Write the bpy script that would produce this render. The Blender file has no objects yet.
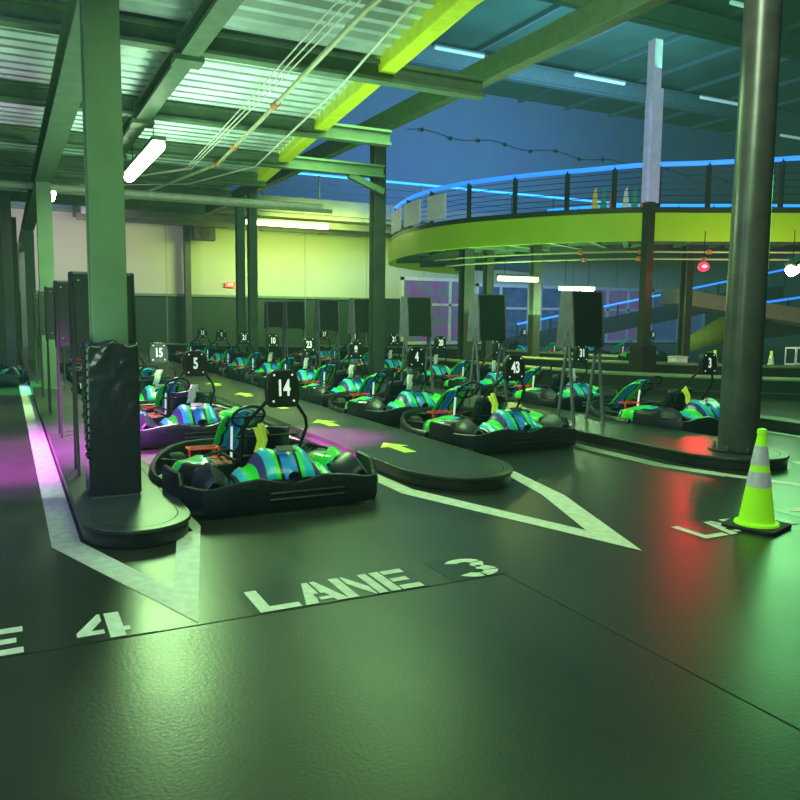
import bpy, bmesh, random
from math import *
from mathutils import Vector, Matrix, noise as mnoise
random.seed(7)
SC = bpy.context.scene
COL = SC.collection
PI = pi

# ------------------------------------------------------------------ camera
Fpx = 780.0; CH = 1.55
pit = radians(6.2192); yaw = radians(26.832); rol = radians(0.6)
f = Vector((sin(yaw)*cos(pit), cos(yaw)*cos(pit), -sin(pit)))
r0 = Vector((cos(yaw), -sin(yaw), 0)); u0 = r0.cross(f)
rr = cos(rol)*r0 + sin(rol)*u0; uu = -sin(rol)*r0 + cos(rol)*u0
cam_d = bpy.data.cameras.new('camera'); cam = bpy.data.objects.new('camera', cam_d); COL.objects.link(cam)
cam.matrix_world = Matrix(((rr.x, uu.x, -f.x, 0), (rr.y, uu.y, -f.y, 0), (rr.z, uu.z, -f.z, CH), (0, 0, 0, 1)))
cam_d.sensor_fit = 'HORIZONTAL'; cam_d.sensor_width = 36; cam_d.lens = 36*Fpx/800; cam_d.clip_end = 300
SC.camera = cam

# ------------------------------------------------------------------ materials
def mat(name, col, rough=.5, metal=0.0, emit=None, es=0.0, var=.12, nscale=6, bump=0.0, bscale=40, coat=0.0, spec=.5):
    m = bpy.data.materials.new(name); m.use_nodes = True
    nt = m.node_tree; N = nt.nodes; L = nt.links
    b = N['Principled BSDF']
    b.inputs['Roughness'].default_value = rough; b.inputs['Metallic'].default_value = metal
    b.inputs['Specular IOR Level'].default_value = spec
    if coat: b.inputs['Coat Weight'].default_value = coat; b.inputs['Coat Roughness'].default_value = .12
    tc = N.new('ShaderNodeTexCoord')
    nz = N.new('ShaderNodeTexNoise'); nz.inputs['Scale'].default_value = nscale; nz.inputs['Detail'].default_value = 5
    L.new(tc.outputs['Object'], nz.inputs['Vector'])
    rp = N.new('ShaderNodeValToRGB')
    c = Vector(col)
    rp.color_ramp.elements[0].position = .3; rp.color_ramp.elements[1].position = .7
    rp.color_ramp.elements[0].color = (*(c*(1-var)), 1); rp.color_ramp.elements[1].color = (*(c*(1+var)), 1)
    L.new(nz.outputs['Fac'], rp.inputs['Fac']); L.new(rp.outputs['Color'], b.inputs['Base Color'])
    if bump:
        n2 = N.new('ShaderNodeTexNoise'); n2.inputs['Scale'].default_value = bscale; n2.inputs['Detail'].default_value = 4
        L.new(tc.outputs['Object'], n2.inputs['Vector'])
        bp = N.new('ShaderNodeBump'); bp.inputs['Strength'].default_value = bump; bp.inputs['Distance'].default_value = .02
        L.new(n2.outputs['Fac'], bp.inputs['Height']); L.new(bp.outputs['Normal'], b.inputs['Normal'])
    if emit:
        b.inputs['Emission Color'].default_value = (*emit, 1); b.inputs['Emission Strength'].default_value = es
    return m

def stripes_mat(name, stops, axis=(1, 0, 0), scale=1.0, offset=0.5, warp=.15, wscale=3.0, rough=.28):
    """constant colour bands across one object axis, bent by a little noise"""
    m = bpy.data.materials.new(name); m.use_nodes = True
    nt = m.node_tree; N = nt.nodes; L = nt.links; b = N['Principled BSDF']
    b.inputs['Roughness'].default_value = rough; b.inputs['Coat Weight'].default_value = .6; b.inputs['Coat Roughness'].default_value = .1
    tc = N.new('ShaderNodeTexCoord'); nz = N.new('ShaderNodeTexNoise'); nz.inputs['Scale'].default_value = wscale; nz.inputs['Detail'].default_value = 1
    L.new(tc.outputs['Object'], nz.inputs['Vector'])
    dp = N.new('ShaderNodeVectorMath'); dp.operation = 'DOT_PRODUCT'; dp.inputs[1].default_value = axis
    L.new(tc.outputs['Object'], dp.inputs[0])
    m1 = N.new('ShaderNodeMath'); m1.operation = 'MULTIPLY_ADD'; m1.inputs[1].default_value = scale; m1.inputs[2].default_value = offset - warp/2
    L.new(dp.outputs['Value'], m1.inputs[0])
    m2 = N.new('ShaderNodeMath'); m2.operation = 'MULTIPLY_ADD'; m2.inputs[1].default_value = warp
    L.new(nz.outputs['Fac'], m2.inputs[0]); L.new(m1.outputs[0], m2.inputs[2])
    rp = N.new('ShaderNodeValToRGB'); rp.color_ramp.interpolation = 'CONSTANT'
    e = rp.color_ramp.elements
    for i, (p, c) in enumerate(stops):
        if i < 2: el = e[i]; el.position = p
        else: el = e.new(p)
        el.color = (*c, 1)
    L.new(m2.outputs[0], rp.inputs['Fac']); L.new(rp.outputs['Color'], b.inputs['Base Color'])
    L.new(rp.outputs['Color'], b.inputs['Emission Color']); b.inputs['Emission Strength'].default_value = .10  # paint glows slightly in its own colours, to look more brightly lit
    return m

NAVY = (.012, .014, .05); BLUE = (.02, .28, .85); CYAN = (.03, .55, .75); GREEN = (.03, .85, .06); LIME = (.35, .9, .04); BLK = (.012, .014, .016); PURP = (.06, .04, .22); ORG = (.75, .3, .08)
M = {}
M['black_plastic'] = mat('black_plastic', (.014, .016, .026), .34, var=.25, nscale=9, bump=.12, bscale=30)
M['dark_fairing'] = mat('dark_fairing', (.022, .022, .05), .38, var=.3)
M['rubber'] = mat('rubber', (.02, .02, .022), .7, bump=.3, bscale=60)
M['steel_black'] = mat('steel_black', (.025, .028, .03), .35, .3)
M['chrome'] = mat('chrome', (.6, .6, .62), .25, 1)
M['white_plate'] = mat('white_plate', (.85, .88, .86), .5, emit=(.85, 1, .9), es=.5)  # no lamp: glow added so the white reads brighter
M['red_metal'] = mat('red_metal', (.75, .05, .04), .4, emit=(1, .05, .03), es=.2)
M['belt_yellow'] = mat('belt_yellow', (.65, .75, .08), .6, emit=(.6, .8, .05), es=.15)
M['belt_grey'] = mat('belt_grey', (.62, .64, .66), .6, emit=(.7, .8, .7), es=.06)
M['cover'] = stripes_mat('cover_paint', [(0, BLK), (.05, CYAN), (.11, GREEN), (.20, PURP), (.27, CYAN), (.365, GREEN), (.405, NAVY), (.43, BLUE), (.57, NAVY), (.595, GREEN), (.635, CYAN), (.73, PURP), (.80, GREEN), (.88, CYAN), (.95, BLK)], scale=1.15, offset=.5, warp=.05)
M['pod'] = stripes_mat('pod_paint', [(0, BLK), (.22, CYAN), (.28, GREEN), (.60, LIME), (.65, GREEN), (.72, NAVY), (.78, CYAN), (.83, BLK)], axis=(.25, 1, 0), scale=1.25, offset=-.42, warp=.45, wscale=6)
M['nose'] = stripes_mat('nose_paint', [(0, GREEN), (.2, NAVY), (.28, CYAN), (.42, BLUE), (.58, CYAN), (.7, NAVY), (.78, GREEN)], axis=(1, 0, 0), scale=2.8, offset=.5, warp=.35, wscale=5)
M['swoosh'] = stripes_mat('swoosh_paint', [(0, GREEN), (.45, GREEN), (.55, CYAN), (.7, GREEN), (.9, BLUE)], axis=(0, 1, 0), scale=1.2, offset=-1.3, warp=.2)

# floor: dark sealed asphalt with scuffs, seams and a soft gloss
def floor_mat():
    m = bpy.data.materials.new('floor_coating'); m.use_nodes = True
    nt = m.node_tree; N = nt.nodes; L = nt.links; b = N['Principled BSDF']
    tc = N.new('ShaderNodeTexCoord')
    n1 = N.new('ShaderNodeTexNoise'); n1.inputs['Scale'].default_value = .6; n1.inputs['Detail'].default_value = 8; n1.inputs['Roughness'].default_value = .65
    L.new(tc.outputs['Object'], n1.inputs['Vector'])
    rp = N.new('ShaderNodeValToRGB'); e = rp.color_ramp.elements
    e[0].position = .3; e[0].color = (.017, .020, .018, 1); e[1].position = .75; e[1].color = (.032, .038, .032, 1)
    L.new(n1.outputs['Fac'], rp.inputs['Fac'])
    # pale scuffs
    mp = N.new('ShaderNodeMapping'); mp.inputs['Scale'].default_value = (5, 1.6, 1); mp.inputs['Rotation'].default_value = (0, 0, .6)
    L.new(tc.outputs['Object'], mp.inputs['Vector'])
    n2 = N.new('ShaderNodeTexNoise'); n2.inputs['Scale'].default_value = 3.5; n2.inputs['Detail'].default_value = 10; n2.inputs['Roughness'].default_value = .8; n2.inputs['Distortion'].default_value = 1.5
    L.new(mp.outputs['Vector'], n2.inputs['Vector'])
    r2 = N.new('ShaderNodeValToRGB'); r2.color_ramp.elements[0].position = .66; r2.color_ramp.elements[1].position = .76
    L.new(n2.outputs['Fac'], r2.inputs['Fac'])
    mx = N.new('ShaderNodeMix'); mx.data_type = 'RGBA'; mx.inputs['B'].default_value = (.16, .18, .16, 1)
    ml = N.new('ShaderNodeMath'); ml.operation = 'MULTIPLY'; ml.inputs[1].default_value = .35
    L.new(r2.outputs['Color'], ml.inputs[0]); L.new(ml.outputs[0], mx.inputs['Factor']); L.new(rp.outputs['Color'], mx.inputs['A'])
    L.new(mx.outputs['Result'], b.inputs['Base Color'])
    r3 = N.new('ShaderNodeMapRange'); r3.inputs['To Min'].default_value = .24; r3.inputs['To Max'].default_value = .42
    L.new(n1.outputs['Fac'], r3.inputs['Value']); L.new(r3.outputs['Result'], b.inputs['Roughness'])
    n3 = N.new('ShaderNodeTexNoise'); n3.inputs['Scale'].default_value = 55; n3.inputs['Detail'].default_value = 3
    L.new(tc.outputs['Object'], n3.inputs['Vector'])
    bp = N.new('ShaderNodeBump'); bp.inputs['Strength'].default_value = .10; bp.inputs['Distance'].default_value = .01
    L.new(n3.outputs['Fac'], bp.inputs['Height']); L.new(bp.outputs['Normal'], b.inputs['Normal'])
    b.inputs['Specular IOR Level'].default_value = .6
    return m
M['floor'] = floor_mat()
M['seam'] = mat('seam', (.016, .02, .017), .7)
M['paint_white'] = mat('paint_white', (.86, .84, .80), .5, var=.14, nscale=14, bump=.2, bscale=80)
M['paint_dark'] = mat('paint_dark', (.022, .03, .025), .3)
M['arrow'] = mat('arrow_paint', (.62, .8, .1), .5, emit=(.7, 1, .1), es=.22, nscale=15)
M['island'] = mat('island_top', (.045, .055, .05), .32, var=.2, nscale=2, bump=.08)
M['island_edge'] = mat('island_edge', (.018, .02, .022), .35)
M['column'] = mat('column_paint', (.13, .21, .14), .45, var=.12, nscale=3)
M['column_dark'] = mat('column_dark', (.05, .06, .055), .42, var=.2, nscale=3)
M['round_col'] = mat('round_column_paint', (.13, .14, .14), .3, .4, var=.25, nscale=3, bump=.05, bscale=8)
M['beam'] = mat('beam_paint', (.12, .21, .13), .5, var=.15)
M['deck'] = mat('galvanised_deck', (.62, .78, .76), .36, .5, var=.22, nscale=2)
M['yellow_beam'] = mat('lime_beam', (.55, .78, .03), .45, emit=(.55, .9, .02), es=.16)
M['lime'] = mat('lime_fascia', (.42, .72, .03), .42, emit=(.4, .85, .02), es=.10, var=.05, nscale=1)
M['lime_dim'] = mat('lime_dim', (.25, .4, .05), .6)
M['wall_dark'] = mat('wall_dark', (.022, .05, .035), .6)
M['ceiling'] = mat('ceiling_dark', (.055, .16, .08), .8, var=.2, nscale=.5)
M['truss'] = mat('truss', (.11, .2, .16), .7)
M['pad'] = mat('pad_vinyl', (.026, .029, .036), .25, bump=.2, bscale=16, coat=.3)
M['board'] = mat('board_black', (.018, .024, .022), .42)
M['board_side'] = mat('board_metal', (.20, .19, .28), .38, .3, var=.2)
M['column_pale'] = mat('column_pale', (.6, .6, .85), .5, emit=(.4, .42, .85), es=.22)  # plain shaft, lavender glow added to make it look lit
M['deck_dim'] = mat('bridge_deck_metal', (.3, .38, .3), .35, .4, var=.4, nscale=1.5)
M['white_gloss'] = mat('white_gloss', (.75, .75, .8), .4)
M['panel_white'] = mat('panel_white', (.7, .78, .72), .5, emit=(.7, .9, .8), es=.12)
M['led_blue'] = mat('led_blue', (.1, .4, 1), .4, emit=(.02, .19, 1), es=1.35, var=0)
M['led_cyan'] = mat('led_cyan', (.1, .6, 1), .4, emit=(.02, .25, 1), es=1.5, var=0)
M['led_green'] = mat('led_green', (.1, .9, .6), .4, emit=(.1, 1, .45), es=3, var=0)
M['tube'] = mat('lamp_tube', (.9, 1, .9), .4, emit=(.78, 1, .62), es=22, var=0)
M['tube_warm'] = mat('lamp_tube_lime', (.9, 1, .6), .4, emit=(.85, 1, .35), es=9, var=0)
M['tube_off'] = mat('lamp_tube_dim', (.45, .7, .6), .5, emit=(.4, .75, .62), es=.35, var=0)
M['red_lamp'] = mat('red_lamp', (1, .05, .05), .3, emit=(1, .01, .03), es=5, var=0)
M['lamp_core'] = mat('lamp_core', (1, .6, .6), .3, emit=(1, .35, .35), es=6, var=0)
M['pipe'] = mat('pipe_pale', (.55, .62, .4), .5)
M['pipe_orange'] = mat('pipe_joint', (.7, .25, .08), .5)
M['cable'] = mat('cable_white', (.75, .8, .7), .5)
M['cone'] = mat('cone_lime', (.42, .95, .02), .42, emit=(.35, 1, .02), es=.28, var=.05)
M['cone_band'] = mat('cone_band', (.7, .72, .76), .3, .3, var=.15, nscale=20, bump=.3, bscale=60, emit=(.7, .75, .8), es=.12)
M['speaker'] = mat('speaker_black', (.015, .017, .018), .5)
M['exit_red'] = mat('exit_red', (.8, .1, .06), .5, emit=(1, .12, .06), es=.8)
M['flag_y'] = mat('flag_yellow', (.8, .6, .1), .6, emit=(.8, .6, .1), es=.22); M['flag_g'] = mat('flag_green', (.05, .35, .2), .6, emit=(.05, .35, .2), es=.22); M['flag_r'] = mat('flag_red', (.7, .15, .1), .6, emit=(.7, .15, .1), es=.22); M['flag_w'] = mat('flag_white', (.7, .75, .75), .6, emit=(.7, .75, .75), es=.22)  # flag cloth given a glow to lift it from the dark
M['concrete'] = mat('barrier_dark', (.025, .03, .028), .45); M['barrier_top'] = mat('barrier_stripe', (.22, .26, .16), .5)
M['ramp'] = mat('ramp_dark', (.035, .04, .038), .6); M['ramp_beige'] = mat('ramp_beige', (.28, .26, .2), .6, emit=(.5, .5, .3), es=.03)
M['glass'] = mat('glass_blue', (.05, .08, .14), .15, emit=(.1, .2, .6), es=.12, var=.8, nscale=2.5)

def wall_mat():
    m = bpy.data.materials.new('back_wall_paint'); m.use_nodes = True
    nt = m.node_tree; N = nt.nodes; L = nt.links; b = N['Principled BSDF']; b.inputs['Roughness'].default_value = .65
    tc = N.new('ShaderNodeTexCoord'); sp = N.new('ShaderNodeSeparateXYZ'); L.new(tc.outputs['Object'], sp.inputs[0])
    # painted zones: dark dado, pale panels, blue-grey upper wall
    rp = N.new('ShaderNodeValToRGB'); rp.color_ramp.interpolation = 'CONSTANT'; e = rp.color_ramp.elements
    e[0].position = 0; e[0].color = (.005, .032, .015, 1); e[1].position = 2.32/15; e[1].color = (.55, .60, .46, 1)
    a = e.new(5.6/15); a.color = (.16, .26, .36, 1)
    mr = N.new('ShaderNodeMath'); mr.operation = 'DIVIDE'; mr.inputs[1].default_value = 15.0
    L.new(sp.outputs['Z'], mr.inputs[0]); L.new(mr.outputs[0], rp.inputs['Fac'])
    # vertical panel joints every 6 m
    md = N.new('ShaderNodeMath'); md.operation = 'PINGPONG'; md.inputs[1].default_value = 1.55
    L.new(sp.outputs['X'], md.inputs[0])
    lt = N.new('ShaderNodeMath'); lt.operation = 'LESS_THAN'; lt.inputs[1].default_value = .03; L.new(md.outputs[0], lt.inputs[0])
    mx = N.new('ShaderNodeMix'); mx.data_type = 'RGBA'; mx.inputs['B'].default_value = (.2, .25, .2, 1)
    ml = N.new('ShaderNodeMath'); ml.operation = 'MULTIPLY'; ml.inputs[1].default_value = .45
    L.new(lt.outputs[0], ml.inputs[0]); L.new(ml.outputs[0], mx.inputs['Factor']); L.new(rp.outputs['Color'], mx.inputs['A'])
    nz = N.new('ShaderNodeTexNoise'); nz.inputs['Scale'].default_value = .5; nz.inputs['Detail'].default_value = 4
    L.new(tc.outputs['Object'], nz.inputs['Vector'])
    mm = N.new('ShaderNodeMix'); mm.data_type = 'RGBA'; mm.blend_type = 'MULTIPLY'; mm.inputs['Factor'].default_value = .25
    L.new(mx.outputs['Result'], mm.inputs['A']); L.new(nz.outputs['Color'], mm.inputs['B'])
    L.new(mm.outputs['Result'], b.inputs['Base Color'])
    return m
M['wall'] = wall_mat()
M['wall_plain'] = mat('side_wall_paint', (.06, .1, .08), .7)

def display_mat():
    m = bpy.data.materials.new('poster_glow'); m.use_nodes = True
    nt = m.node_tree; N = nt.nodes; L = nt.links; b = N['Principled BSDF']
    tc = N.new('ShaderNodeTexCoord'); v = N.new('ShaderNodeTexNoise'); v.inputs['Scale'].default_value = 2.2
    L.new(tc.outputs['Object'], v.inputs['Vector'])
    rp = N.new('ShaderNodeValToRGB'); e = rp.color_ramp.elements
    e[0].position = .2; e[0].color = (.3, .03, .1, 1); e[1].position = .8; e[1].color = (.05, .12, .06, 1)
    x = e.new(.42); x.color = (.16, .05, .3, 1); x = e.new(.58); x.color = (.10, .12, .16, 1)
    L.new(v.outputs['Fac'], rp.inputs['Fac'])
    L.new(rp.outputs['Color'], b.inputs['Base Color']); L.new(rp.outputs['Color'], b.inputs['Emission Color']); b.inputs['Emission Strength'].default_value = .35
    return m
M['poster'] = display_mat()

# ------------------------------------------------------------------ mesh kit
class MB:
    def __init__(s): s.v = []; s.f = []; s.sm = []
    def add(s, vs, fs, smooth=False):
        o = len(s.v); s.v += [tuple(p) for p in vs]
        for q in fs: s.f.append(tuple(i+o for i in q)); s.sm.append(smooth)
        return s
    def box(s, lo, hi):
        (a, b, c), (d, e, g) = lo, hi
        return s.add([(a, b, c), (d, b, c), (d, e, c), (a, e, c), (a, b, g), (d, b, g), (d, e, g), (a, e, g)],
                     [(0, 3, 2, 1), (4, 5, 6, 7), (0, 1, 5, 4), (1, 2, 6, 5), (2, 3, 7, 6), (3, 0, 4, 7)])
    def bar(s, p, q, w, h=None, up=(0, 0, 1)):
        h = h or w; p = Vector(p); q = Vector(q); d = (q-p).normalized(); up = Vector(up)
        if abs(d.dot(up)) > .99: up = Vector((1, 0, 0))
        x = d.cross(up).normalized()*w/2; y = x.cross(d).normalized()*h/2
        vs = [p-x-y, p+x-y, p+x+y, p-x+y, q-x-y, q+x-y, q+x+y, q-x+y]
        return s.add(vs, [(0, 1, 2, 3), (7, 6, 5, 4), (4, 5, 1, 0), (5, 6, 2, 1), (6, 7, 3, 2), (7, 4, 0, 3)])
    def tube(s, pts, r, n=8, cap=True, closed=False):
        pts = [Vector(p) for p in pts]; m = len(pts); rs = r if isinstance(r, (list, tuple)) else [r]*m
        vs = []; prev = None
        for i, p in enumerate(pts):
            if closed: d = pts[(i+1) % m]-pts[i-1]
            else: d = (pts[min(i+1, m-1)]-pts[max(i-1, 0)])
            d.normalize()
            if prev is None:
                a = Vector((0, 0, 1)) if abs(d.z) < .9 else Vector((1, 0, 0)); x = d.cross(a).normalized()
            else: x = (prev - d*prev.dot(d)).normalized()
            prev = x; y = d.cross(x)
            for k in range(n):
                t = 2*PI*k/n; vs.append(p + (x*cos(t)+y*sin(t))*rs[i])
        fs = []
        for i in range(m if closed else m-1):
            for k in range(n):
                a = i*n+k; b = i*n+(k+1) % n; j = (i+1) % m; fs.append((a, b, j*n+(k+1) % n, j*n+k))
        if cap and not closed: fs += [tuple(reversed(range(n))), tuple(range((m-1)*n, m*n))]
        return s.add(vs, fs, True)
    def lathe(s, prof, n=24, c=(0, 0, 0), axis='z'):
        vs = []
        for r_, h_ in prof:
            for k in range(n):
                t = 2*PI*k/n; a, b = r_*cos(t), r_*sin(t)
                p = {'z': (a, b, h_), 'x': (h_, a, b), 'y': (b, h_, a)}[axis]
                vs.append((p[0]+c[0], p[1]+c[1], p[2]+c[2]))
        fs = []
        for i in range(len(prof)-1):
            for k in range(n): a = i*n+k; b = i*n+(k+1) % n; fs.append((a, b, b+n, a+n))
        fs.append(tuple(reversed(range(n)))); fs.append(tuple(range((len(prof)-1)*n, len(prof)*n)))
        return s.add(vs, fs, True)
    def prism(s, poly, z0, z1, tr=None):
        n = len(poly); vs = [(x, y, z0) for x, y in poly]+[(x, y, z1) for x, y in poly]
        if tr: vs = [tr(*p) for p in vs]
        return s.add(vs, [tuple(reversed(range(n))), tuple(range(n, 2*n))]+[(i, (i+1) % n, n+(i+1) % n, n+i) for i in range(n)])
    def grid(s, rows, smooth=True, closed_u=False):
        n = len(rows[0]); vs = [p for r in rows for p in r]; fs = []
        for i in range(len(rows)-1):
            for k in range(n if closed_u else n-1):
                a = i*n+k; b = i*n+(k+1) % n; fs.append((a, b, b+n, a+n))
        return s.add(vs, fs, smooth)
    def sweep(s, path, prof, closed=False, smooth=True):
        """path of (x,y); prof(i) -> list of (outward, z), closed ring"""
        m = len(path); rows = []
        for i in range(m):
            a = Vector(path[i-1] if (closed or i > 0) else path[0]); b = Vector(path[(i+1) % m] if (closed or i < m-1) else path[-1])
            d = (b-a).normalized(); nrm = Vector((d.y, -d.x)); p = Vector(path[i])
            rows.append([(p.x+nrm.x*o, p.y+nrm.y*o, z) for o, z in prof(i)])
        if closed: rows.append(rows[0])
        self_n = len(rows[0]); s.grid(rows, smooth, True)
        if not closed: s.add(rows[0], [tuple(reversed(range(self_n)))]); s.add(rows[-1], [tuple(range(self_n))])
        return s
    def build(s, name, m, parent=None, bevel=0, subd=0, loc=None, autosm=True):
        me = bpy.data.meshes.new(name); me.from_pydata(s.v, [], s.f)
        for p, q in zip(me.polygons, s.sm): p.use_smooth = q
        bm = bmesh.new(); bm.from_mesh(me); bmesh.ops.remove_doubles(bm, verts=bm.verts, dist=1e-5); bmesh.ops.recalc_face_normals(bm, faces=bm.faces); bm.to_mesh(me); bm.free()
        me.materials.append(m)
        if autosm: me.set_sharp_from_angle(angle=radians(40))
        o = bpy.data.objects.new(name, me); COL.objects.link(o)
        if parent: o.parent = parent
        if loc: o.location = loc
        if bevel:
            b = o.modifiers.new('bevel', 'BEVEL'); b.width = bevel; b.segments = 2; b.limit_method = 'ANGLE'
        if subd:
            b = o.modifiers.new('sub', 'SUBSURF'); b.levels = subd; b.render_levels = subd
        return o
def tag(o, label=None, cat=None, group=None, kind=None):
    if label: o['label'] = label
    if cat: o['category'] = cat
    if group: o['group'] = group
    if kind: o['kind'] = kind
    return o
def empty(name, loc=(0, 0, 0), rz=0):
    o = bpy.data.objects.new(name, None); COL.objects.link(o); o.location = loc; o.rotation_euler = (0, 0, rz); o.empty_display_size = .1
    return o
KIDS = {}
def children(o):
    return [c for c in bpy.data.objects if c.parent == o]
def copy_tree(o, parent=None):
    c = o.copy(); COL.objects.link(c)
    if parent: c.parent = parent
    for ch in children(o): copy_tree(ch, c)
    return c
def text_mesh(s, name, m, parent, size, loc, rot, sx=.62, bold=.012, depth=.002, font_align='CENTER'):
    cu = bpy.data.curves.new('t', 'FONT'); cu.body = s; cu.size = size; cu.align_x = font_align; cu.align_y = 'CENTER'; cu.extrude = depth; cu.offset = bold
    t = bpy.data.objects.new('t', cu); COL.objects.link(t)
    me = bpy.data.meshes.new_from_object(t.evaluated_get(bpy.context.evaluated_depsgraph_get())); bpy.data.objects.remove(t)
    me.materials.clear(); me.materials.append(m)
    o = bpy.data.objects.new(name, me); COL.objects.link(o); o.parent = parent; o.location = loc; o.rotation_euler = rot; o.scale = (sx, 1, 1)
    return o
def arc(cx, cy, r, a0, a1, n): return [(cx+r*cos(radians(a0+(a1-a0)*i/n)), cy+r*sin(radians(a0+(a1-a0)*i/n))) for i in range(n+1)]

# ================================================================== SETTING
b = MB(); b.box((-9, -6, -.1), (40, 40, 0)); fl = b.build('floor', M['floor']); tag(fl, kind='structure')
b = MB(); b.box((-6, 3.788, .0005), (2.64, 3.8, .0015)); b.box((2.63, -2, .0005), (2.639, 3.8, .0015))
tag(b.build('trim_1', M['seam']), kind='structure')
b = MB(); b.box((-9, 34.3, 0), (40, 34.6, 13)); tag(b.build('wall_back', M['wall']), kind='structure')
b = MB(); b.box((-9.3, -6, 0), (-9, 34.6, 13)); tag(b.build('wall_left', M['wall_plain']), kind='structure')
b = MB(); b.box((40, -6, 0), (40.3, 34.6, 13)); tag(b.build('wall_right', M['wall_plain']), kind='structure')
b = MB(); b.box((-9, -6.3, 0), (40, -6, 13)); tag(b.build('wall_front', M['wall_plain']), kind='structure')
b = MB(); b.box((-9, -6, 12.6), (40, 34.6, 12.9)); tag(b.build('ceiling', M['ceiling']), kind='structure')
# pipe rail / trim along the pale panels of the back wall
b = MB(); b.box((-9, 34.15, 5.5), (40, 34.3, 5.62)); b.box((-9, 34.2, 2.24), (15.5, 34.3, 2.34)); tag(b.build('trim_2', M['beam']), kind='structure')

# high roof beams, purlins and dim battens
for i, y in enumerate((6, 13.5, 21, 28.5)):
    b = MB(); b.bar((-9, y, 12.2), (40, y, 12.2), .3, .06); b.bar((-9, y, 11.5), (40, y, 11.5), .3, .06)
    x = -9
    k = 0
    b.box((-9, y-.03, 11.5), (40, y+.03, 12.2))
    tag(b.build('roof_beam', M['truss']), 'long deep beam under the high dark roof', 'beam', 'roof truss beams', 'structure')
b = MB()
for x in range(0, 40, 3): b.bar((x, -6, 12.5), (x, 34.3, 12.5), .12, .16)
tag(b.build('roof_purlins', M['truss']), kind='structure')

def lamp(name, p, q, r, m, label, group=None, housing=True, rod=None):
    t = empty(name, p); tag(t, label, 'lamp', group)
    p = Vector(p); q = Vector(q)-p; d = q.normalized()
    MB().tube([Vector((0, 0, 0)), q], r, 10).build('tube', m, t)
    b = MB(); b.bar(Vector((0, 0, r*1.1))-d*.04, q+Vector((0, 0, r*1.1))+d*.04, r*2.1, r*.7); b.build('housing', M['beam'], t)
    if rod:
        b = MB()
        for s_ in (.15, .85): b.tube([q*s_+Vector((0, 0, r)), q*s_+Vector((0, 0, rod))], .008, 6)
        b.build('hanger', M['steel_black'], t)
    return t

# ================================================================== COLUMNS / DECK
def hcol(name, x, y, h, w=.255, m=None, base=True, label=None):
    b = MB(); t = .035; hw = w/2
    b.box((x-hw, y-hw, 0), (x+hw, y-hw+t, h)); b.box((x-hw, y+hw-t, 0), (x+hw, y+hw, h)); b.box((x-.02, y-hw+t, 0), (x+.02, y+hw-t, h))
    if base: b.box((x-hw-.05, y-hw-.05, .125), (x+hw+.05, y+hw+.05, .15))
    o = b.build(name, m or M['column'], bevel=.004); tag(o, label, 'column', kind='structure'); return o
for i, y in enumerate((6.45, 15.8, 25.2, 33.9)):
    hcol('support_column', .72, y, 3.86, label='grey-green steel column of the row beside lane 4')
hcol('support_column', 6.95, 14.85, 5.2, m=M['column_dark'], label='tall dark steel column rising to the long girder')
hcol('support_column', 6.95, 25.4, 5.2, m=M['column'], label='left one of two close dark green columns')
hcol('support_column', 6.95, 24.0, 5.2, m=M['column'], label='right one of two close dark green columns')
hcol('support_column', 7.0, 33.9, 6.2, m=M['column_dark'], label='dark column against the back wall')
hcol('support_column', 12.9, 21.0, 3.6, w=.36, m=M['column_dark'], label='dark column under the round end of the bridge')
hcol('support_column', -2.4, 15.8, 3.86, label='column far left'); hcol('support_column', -2.4, 6.45, 3.86, label='column far left')
# pair of struts near the back-left (grey conduit columns)
for x, y in ((.30, 25.2), (.12, 20.2), (-.1, 23)):
    hcol('support_column', x, y, 4.2, w=.22, m=M['column_dark'], label='slim dark post at the far end of lane 4')

# girders
def ibeam(name, p, q, w, h, m, label=None):
    b = MB(); p = Vector(p); q = Vector(q)
    b.bar(p+Vector((0, 0, h/2-.02)), q+Vector((0, 0, h/2-.02)), w, .04); b.bar(p-Vector((0, 0, h/2-.02)), q-Vector((0, 0, h/2-.02)), w, .04); b.bar(p, q, .04, h-.08)
    return tag(b.build(name, m), label, 'beam', kind='structure')
ibeam('long_girder', (.72, -2, 4.04), (.72, 34, 4.04), .27, .36, M['beam'])
b = MB(); b.bar((6.95, -1.5, 5.38), (6.95, 30, 5.38), .22, .34); tag(b.build('long_girder', M['beam'], bevel=.01), 'long dark girder on the tall columns', 'beam', kind='structure')
ibeam('mid_girder', (1.85, 1, 4.34), (1.85, 17, 4.34), .2, .22, M['beam'])
for y, xe in ((5.7, 4.7), (8.75, 5.55), (11.85, 5.75), (14.6, 6.95), (16.9, 5.2)):
    ibeam('deck_beam', (-8.5, y, 4.42), (xe, y, 4.42), .17, .24, M['beam'])
b = MB(); b.bar((6.2, 14.6, 4.3), (6.95, 14.6, 4.02), .12, .12); tag(b.build('beam_bracket', M['beam']), kind='structure')
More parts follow.
